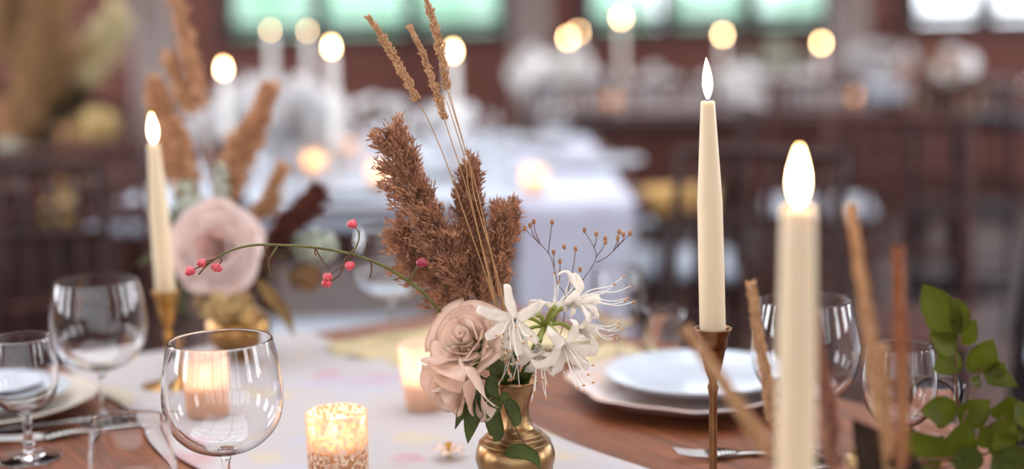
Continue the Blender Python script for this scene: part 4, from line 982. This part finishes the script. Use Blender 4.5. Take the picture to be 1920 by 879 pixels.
# glasses on the second and third table
k = 0
gl_spots = [(640, 3.85, 'balloon'), (540, 4.0, 'balloon'), (905, 4.2, 'balloon'), (960, 3.75, 'small'), (760, 4.4, 'small'), (1040, 4.5, 'balloon'), (700, 4.7, 'small'), (860, 4.8, 'balloon')]
gl_lab = ['in front of the far candle above white pampas', 'beside the white pampas bunch', 'left of the runner behind the reed plume', 'just beside the lit votive on the runner', 'near the middle plate', 'behind the corner plate', 'deeper behind the reed plume tip', 'behind the third far candle']
for (px, Y, kd), w in zip(gl_spots, gl_lab): glass(kd, Vector((xs(px, Y, 260), Y, TZ+.0078)), ('balloon glass' if kd == 'balloon' else 'small goblet')+' on the second table, '+w, 'distant glasses on the second table')

# white pampas bunch on second table
VW = Vector((xs(545, 4.0, 300), 4.0, TZ+.0076))
def jug(p, label, m, s=1.0):
    bm = new_bm(); lathe(bm, [(0, 0), (.04*s, 0), (.052*s, .03*s), (.055*s, .06*s), (.042*s, .1*s), (.03*s, .125*s), (.035*s, .14*s), (.031*s, .14*s), (.026*s, .122*s), (.036*s, .1*s), (.045*s, .06*s), (.035*s, .012*s), (0, .01*s)], 32)
    o = link('flower_jug', bm, m); o.location = p; return tag(o, label, 'vase', 'far vases')
jug(VW, 'white jug holding the white pampas on the second table', M_PLATE)
for i, (dx, dz, w) in enumerate(((-.12, .19, .050), (-.05, .26, .055), (.03, .25, .055), (.08, .20, .05), (-.03, .15, .06), (-.17, .10, .05), (.09, .13, .045))):
    r0 = VW+Vector((dx*.05, 0, .02)); c0 = VW+Vector((dx*.15, 0, .135)); P = [c0, VW+Vector((dx*.8, -.02, .12+(dz-.10)*.3)), VW+Vector((dx*1.2, -.03*i*.5, .11+dz*.42))]
    plume('pampas_plume', 'fluffy white pampas plume of the bright bunch, '+('lowest-but-one at the rose side', 'tall one at the rose side', 'tall one in the middle', 'upper one at the far candle side', 'short one in the middle', 'lowest one, reaching toward the rose', 'lowest one at the far candle side')[i], 'dried plume', [r0], P, lambda f, w=w: w*(.6+.4*math.sin(f*3.1)), M_WHITEPL, M_STRAW, 1700, .03, .0045, .6, .0015, 'white pampas plumes on the second table', clump=60, droop=.3, seed=50+i)

def ordinal(k):
    w = 'first second third fourth fifth sixth seventh eighth ninth tenth'.split()
    return w[k-1] if k <= 10 else '%d%s' % (k, {1: 'st', 2: 'nd', 3: 'rd'}.get(k % 10 if k // 10 != 1 else 0, 'th'))
def flower_mass(name, label, c, r, m, n, seed, sc=(1, 1, 1), petal=.02, cat='flower', group=None, z0=TZ+.0076, vase=True, leaf=None):
    """a far bouquet: vase thing plus each bloom its own thing"""
    rnd = random.Random(seed); c = Vector(c)
    if vase: jug(Vector((c.x, c.y, z0)), 'jug under '+label, M_MIDWOOD if m is M_PEACHFL else M_PLATE, min(.75, (c.z-z0)/.14*.9))
    qs = []
    for k in range(n):
        d = Vector((rnd.gauss(0, 1), rnd.gauss(0, .7), rnd.gauss(0, .8)+.2)).normalized(); q = c+Vector((d.x*sc[0], d.y*sc[1], d.z*sc[2]))*r*rnd.uniform(.5, 1)
        q.z = max(q.z, z0+.05); qs.append((q.x, k, q, d))
    qs.sort(key=lambda w: w[:2])
    for k, (_, _, q, d) in enumerate(qs):
        t = thing(name, ordinal(k+1)+' blossom from the left of '+label, cat, Vector((c.x, c.y, max(z0+.05, c.z-r*.5))), 0, 'blossoms in '+label); o = t.location
        bm = new_bm(); tube(bm, [(0, 0, -.02), (q-o)*.5, (q-o)*.9], .002, .002, 5, 2); link('stem', bm, M_OLIVE, t)
        bm = new_bm(); u, v, a = frame(d)
        for p in range(14):
            an = p*2.4; rr = petal*(.25+.75*p/14); e = u*math.cos(an)+v*math.sin(an); s = v*math.cos(an)-u*math.sin(an); b = q-o
            bm.faces.new([bm.verts.new(w) for w in (b, b+e*rr*.6+s*rr*.5+a*petal*.5*(1-p/20), b+e*rr+a*petal*.7*(1-p/16), b+e*rr*.6-s*rr*.5+a*petal*.5*(1-p/20))])
        bm.normal_update(); link('petals', bm, m, t)
flower_mass('white_blossom', 'the low white bouquet left of the third far candle', at(715, 215, 4.6), .10, M_WHITEFL, 14, 71, (1.3, .8, .5), .035)
flower_mass('white_blossom', 'the white bouquet around the third far candle', at(842, 228, 4.5), .09, M_WHITEFL, 14, 72, (.9, .8, .7), .035)
# ------------------------------------------------------------------ third table
def far_table(px0, px1, Y0, Y1, label, rowpy=200, m=M_DARKWOOD):
    x0 = at(px0, rowpy, Y0).x; x1 = at(px1, rowpy, Y0).x
    table('banquet_table', label, Vector((x1, Y1, 0)), Vector((-1, 0, 0)), Vector((0, -1, 0)), x1-x0, Y1-Y0, m, M_MIDWOOD)
    return x0, x1
tx0, tx1 = far_table(1000, 1650, 6.6, 8.4, 'long third table under the second window, covered with bouquets')
def c3(u, v): return Vector((tx0-.01+(tx1-tx0+.02)*u, 6.59+1.82*v, TZ+.0024-(.03 if (v < .02 or v > .98 or u < .01 or u > .99) else 0)))
tag(link('tablecloth', cloth_grid(c3, 60, 30), mat('pinkish_cloth', 'b7a6a8', .9, var=.06, scale=6)), 'pale pinkish cloth on the third table under the second window', 'tablecloth')
flower_mass('white_blossom', 'the white bouquet below the two close candles', at(1030, 140, 7.2), .20, M_WHITEFL, 34, 73, (1.2, .7, .7), .07)
flower_mass('white_blossom', 'the white bouquet by the third table votive', at(1210, 165, 7.4), .13, M_WHITEFL, 16, 74, (1.4, .7, .7), .06)
flower_mass('white_blossom', 'the long white bouquet behind the sharp flame', at(1430, 175, 7.0), .22, M_WHITEFL, 44, 75, (1.5, .7, .55), .075)
flower_mass('white_blossom', 'the white bouquet behind the big blurred flame', at(1530, 205, 7.0), .13, M_WHITEFL, 20, 76, (1.3, .7, .5), .06)
flower_mass('sage_blossom', 'the pale green bouquet under the second window', at(1450, 110, 7.5), .14, M_LACE, 12, 77, (1.2, .7, .7), .06)
for i, (px, Y) in enumerate(((990, 7.0), (1120, 6.9), (1240, 7.2), (1310, 6.9), (1475, 6.8), (1570, 7.2), (1610, 6.8))):
    glass('balloon', Vector((xs(px, Y, 170), Y, TZ+.0078)), 'balloon glass on the third table '+('at its curtain end', 'below the highest far candle', 'before the dark gap', 'just beside the sharp flame', 'before the long white bouquet', 'under the edge of the second window', 'at its outer end')[i], 'distant glasses on the third table')
# white cabinet-like far table beyond (pale band at 1560-1720)
fx0, fx1 = far_table(1555, 1720, 8.9, 9.5, 'pale cloth-covered side table against the wall near the right curtain', 130)
sz = at(1640, 100, 8.9)
def c4(u, v):
    return Vector((fx0-.02+(fx1-fx0+.04)*u, 8.88+.64*v, TZ+.0026-(.10 if (v < .03 or v > .97) else 0)))
tag(link('tablecloth', cloth_grid(c4, 30, 30), M_WHITECLOTH), 'bluish white cloth over the side table against the wall', 'tablecloth')
flower_mass('white_blossom', 'the bluish white side table bouquet', at(1640, 112, 9.2), .17, M_WHITEFL, 18, 78, (1.6, .6, .5), .07)
# round dark table with peach bouquet
rt = thing('round_table', 'small round dark wooden table at the right edge under a peach bouquet', 'table', (xs(1805, 6.0, 225), 6.0, 0))
bm = new_bm(); lathe(bm, [(0, TZ-.05), (.30, TZ-.05), (.31, TZ-.045), (.31, TZ-.006), (.30, TZ), (0, TZ)], 48); link('tabletop', bm, M_BLACKWOOD, rt)
bm = new_bm(); lathe(bm, [(.04, .04), (.04, TZ-.05)], 16); link('pedestal', bm, M_BLACKWOOD, rt)
bm = new_bm(); lathe(bm, [(0, 0), (.22, 0), (.22, .03), (.05, .045), (0, .045)], 32); link('base', bm, M_BLACKWOOD, rt)
flower_mass('peach_blossom', 'the peach bouquet on the round table', at(1765, 160, 6.0), .17, M_PEACHFL, 24, 79, (1, .8, .9), .06, z0=TZ+.0006)
flower_mass('white_blossom', 'the white tips above the peach bouquet', at(1800, 130, 5.95), .12, M_WHITEFL, 8, 80, (.9, .7, .8), .05, vase=False)
for i, px in enumerate((1860, 1880, 1905)):
    glass('balloon', Vector((xs(px, 6.0-.05*i, 190), 6.0-.09*(i-1), TZ+.0008)), 'balloon glass on the round dark table, '+('closest to the peach bouquet', 'between the two other glasses', 'at the outer end')[i], 'distant glasses on the round dark table')

# ------------------------------------------------------------------ left dried display on a dark plinth
DX = at(100, 300, 4.1)
pt = thing('display_plinth', 'dark wooden plinth carrying the tall dried flower display at the left edge', 'plinth', (DX.x, 4.1, 0))
bm = new_bm(); box(bm, (0, 0, .36), (.40, .34, .70)); bevel(bm, .008); link('body', bm, M_DARKWOOD, pt, smooth=False)
bm = new_bm(); box(bm, (0, 0, .725), (.46, .40, .03)); bevel(bm, .005); link('top', bm, M_MIDWOOD, pt, smooth=False)
jug(Vector((DX.x, 4.1, .741)), 'dark pottery jar on the plinth holding the tall dried display', M_DARKWOOD, 1.2)
DR = Vector((DX.x, 4.1, .78)); DM = Vector((DX.x, 4.1, .91))
def D(px, py, Y=4.0): return at(px, py, Y)
for i, (lab, path, w, m, n) in enumerate((
    ('huge cream pampas plume at the upper left, widest of the dried display', [(70, 250), (62, 170), (75, 90), (95, -10)], .062, M_CREAMPL, 2600),
    ('cream plume branching off the huge one toward the curtain', [(85, 190), (110, 130), (150, 90)], .028, M_CREAMPL, 900),
    ('pale yellow plume slanting up beside the mauve curtain', [(150, 170), (180, 100), (215, 30)], .032, mat('yellow_plume', 'cfc096', .9, scale=30), 900),
    ('cream plume at the far left edge running out of the top', [(15, 120), (8, 50), (20, -20)], .05, M_CREAMPL, 1200),
    ('tan plume low on the left, pointing up from the cream blooms', [(122, 370), (128, 320), (135, 270)], .030, M_TAN, 900),
    ('muted tan plume at the left edge, below the huge cream plume', [(40, 300), (30, 260), (25, 220)], .040, M_TAN, 900))):
    plume('pampas_plume', lab, 'dried plume', [DR, DM] if i not in (4,) else [DR, DM], [D(*q) for q in path], lambda f, w=w: w*(.5+.5*math.sin(min(1, f*1.6)*1.57))*(1-.4*f), m, M_STRAW, n, .045, .004, .55, .003, 'cream plumes in the dried display', clump=max(40, n//14), droop=.2, seed=90+i)
for i, (px, py, r, lab) in enumerate(((182, 235, .055, 'upper cream dried bloom of the display, below the yellow plume'), (118, 395, .055, 'lower cream dried bloom of the display, behind the second balloon glass'), (20, 290, .04, 'small greyish dried bloom at the left edge'))):
    cluster(lab, D(px, py, 3.9), r, M_HYD if i < 2 else M_LACE, 160, 100+i, DR, fr=.018, mo=DM)
leafy('dark olive foliage filling the middle of the dried display', DR, [[DR, DM, D(100, 250)]], [([D(100, 300), D(100+20*math.cos(a)*3, 220+60*math.sin(a), 4.05), D(100+40*math.cos(a)*3, 200+110*math.sin(a), 4.05)], .035, (0, -1, .2)) for a in [k*.7 for k in range(9)]], mat('dark_olive_leaf', '2c2a18', .6, var=.2, scale=10), th=.001)
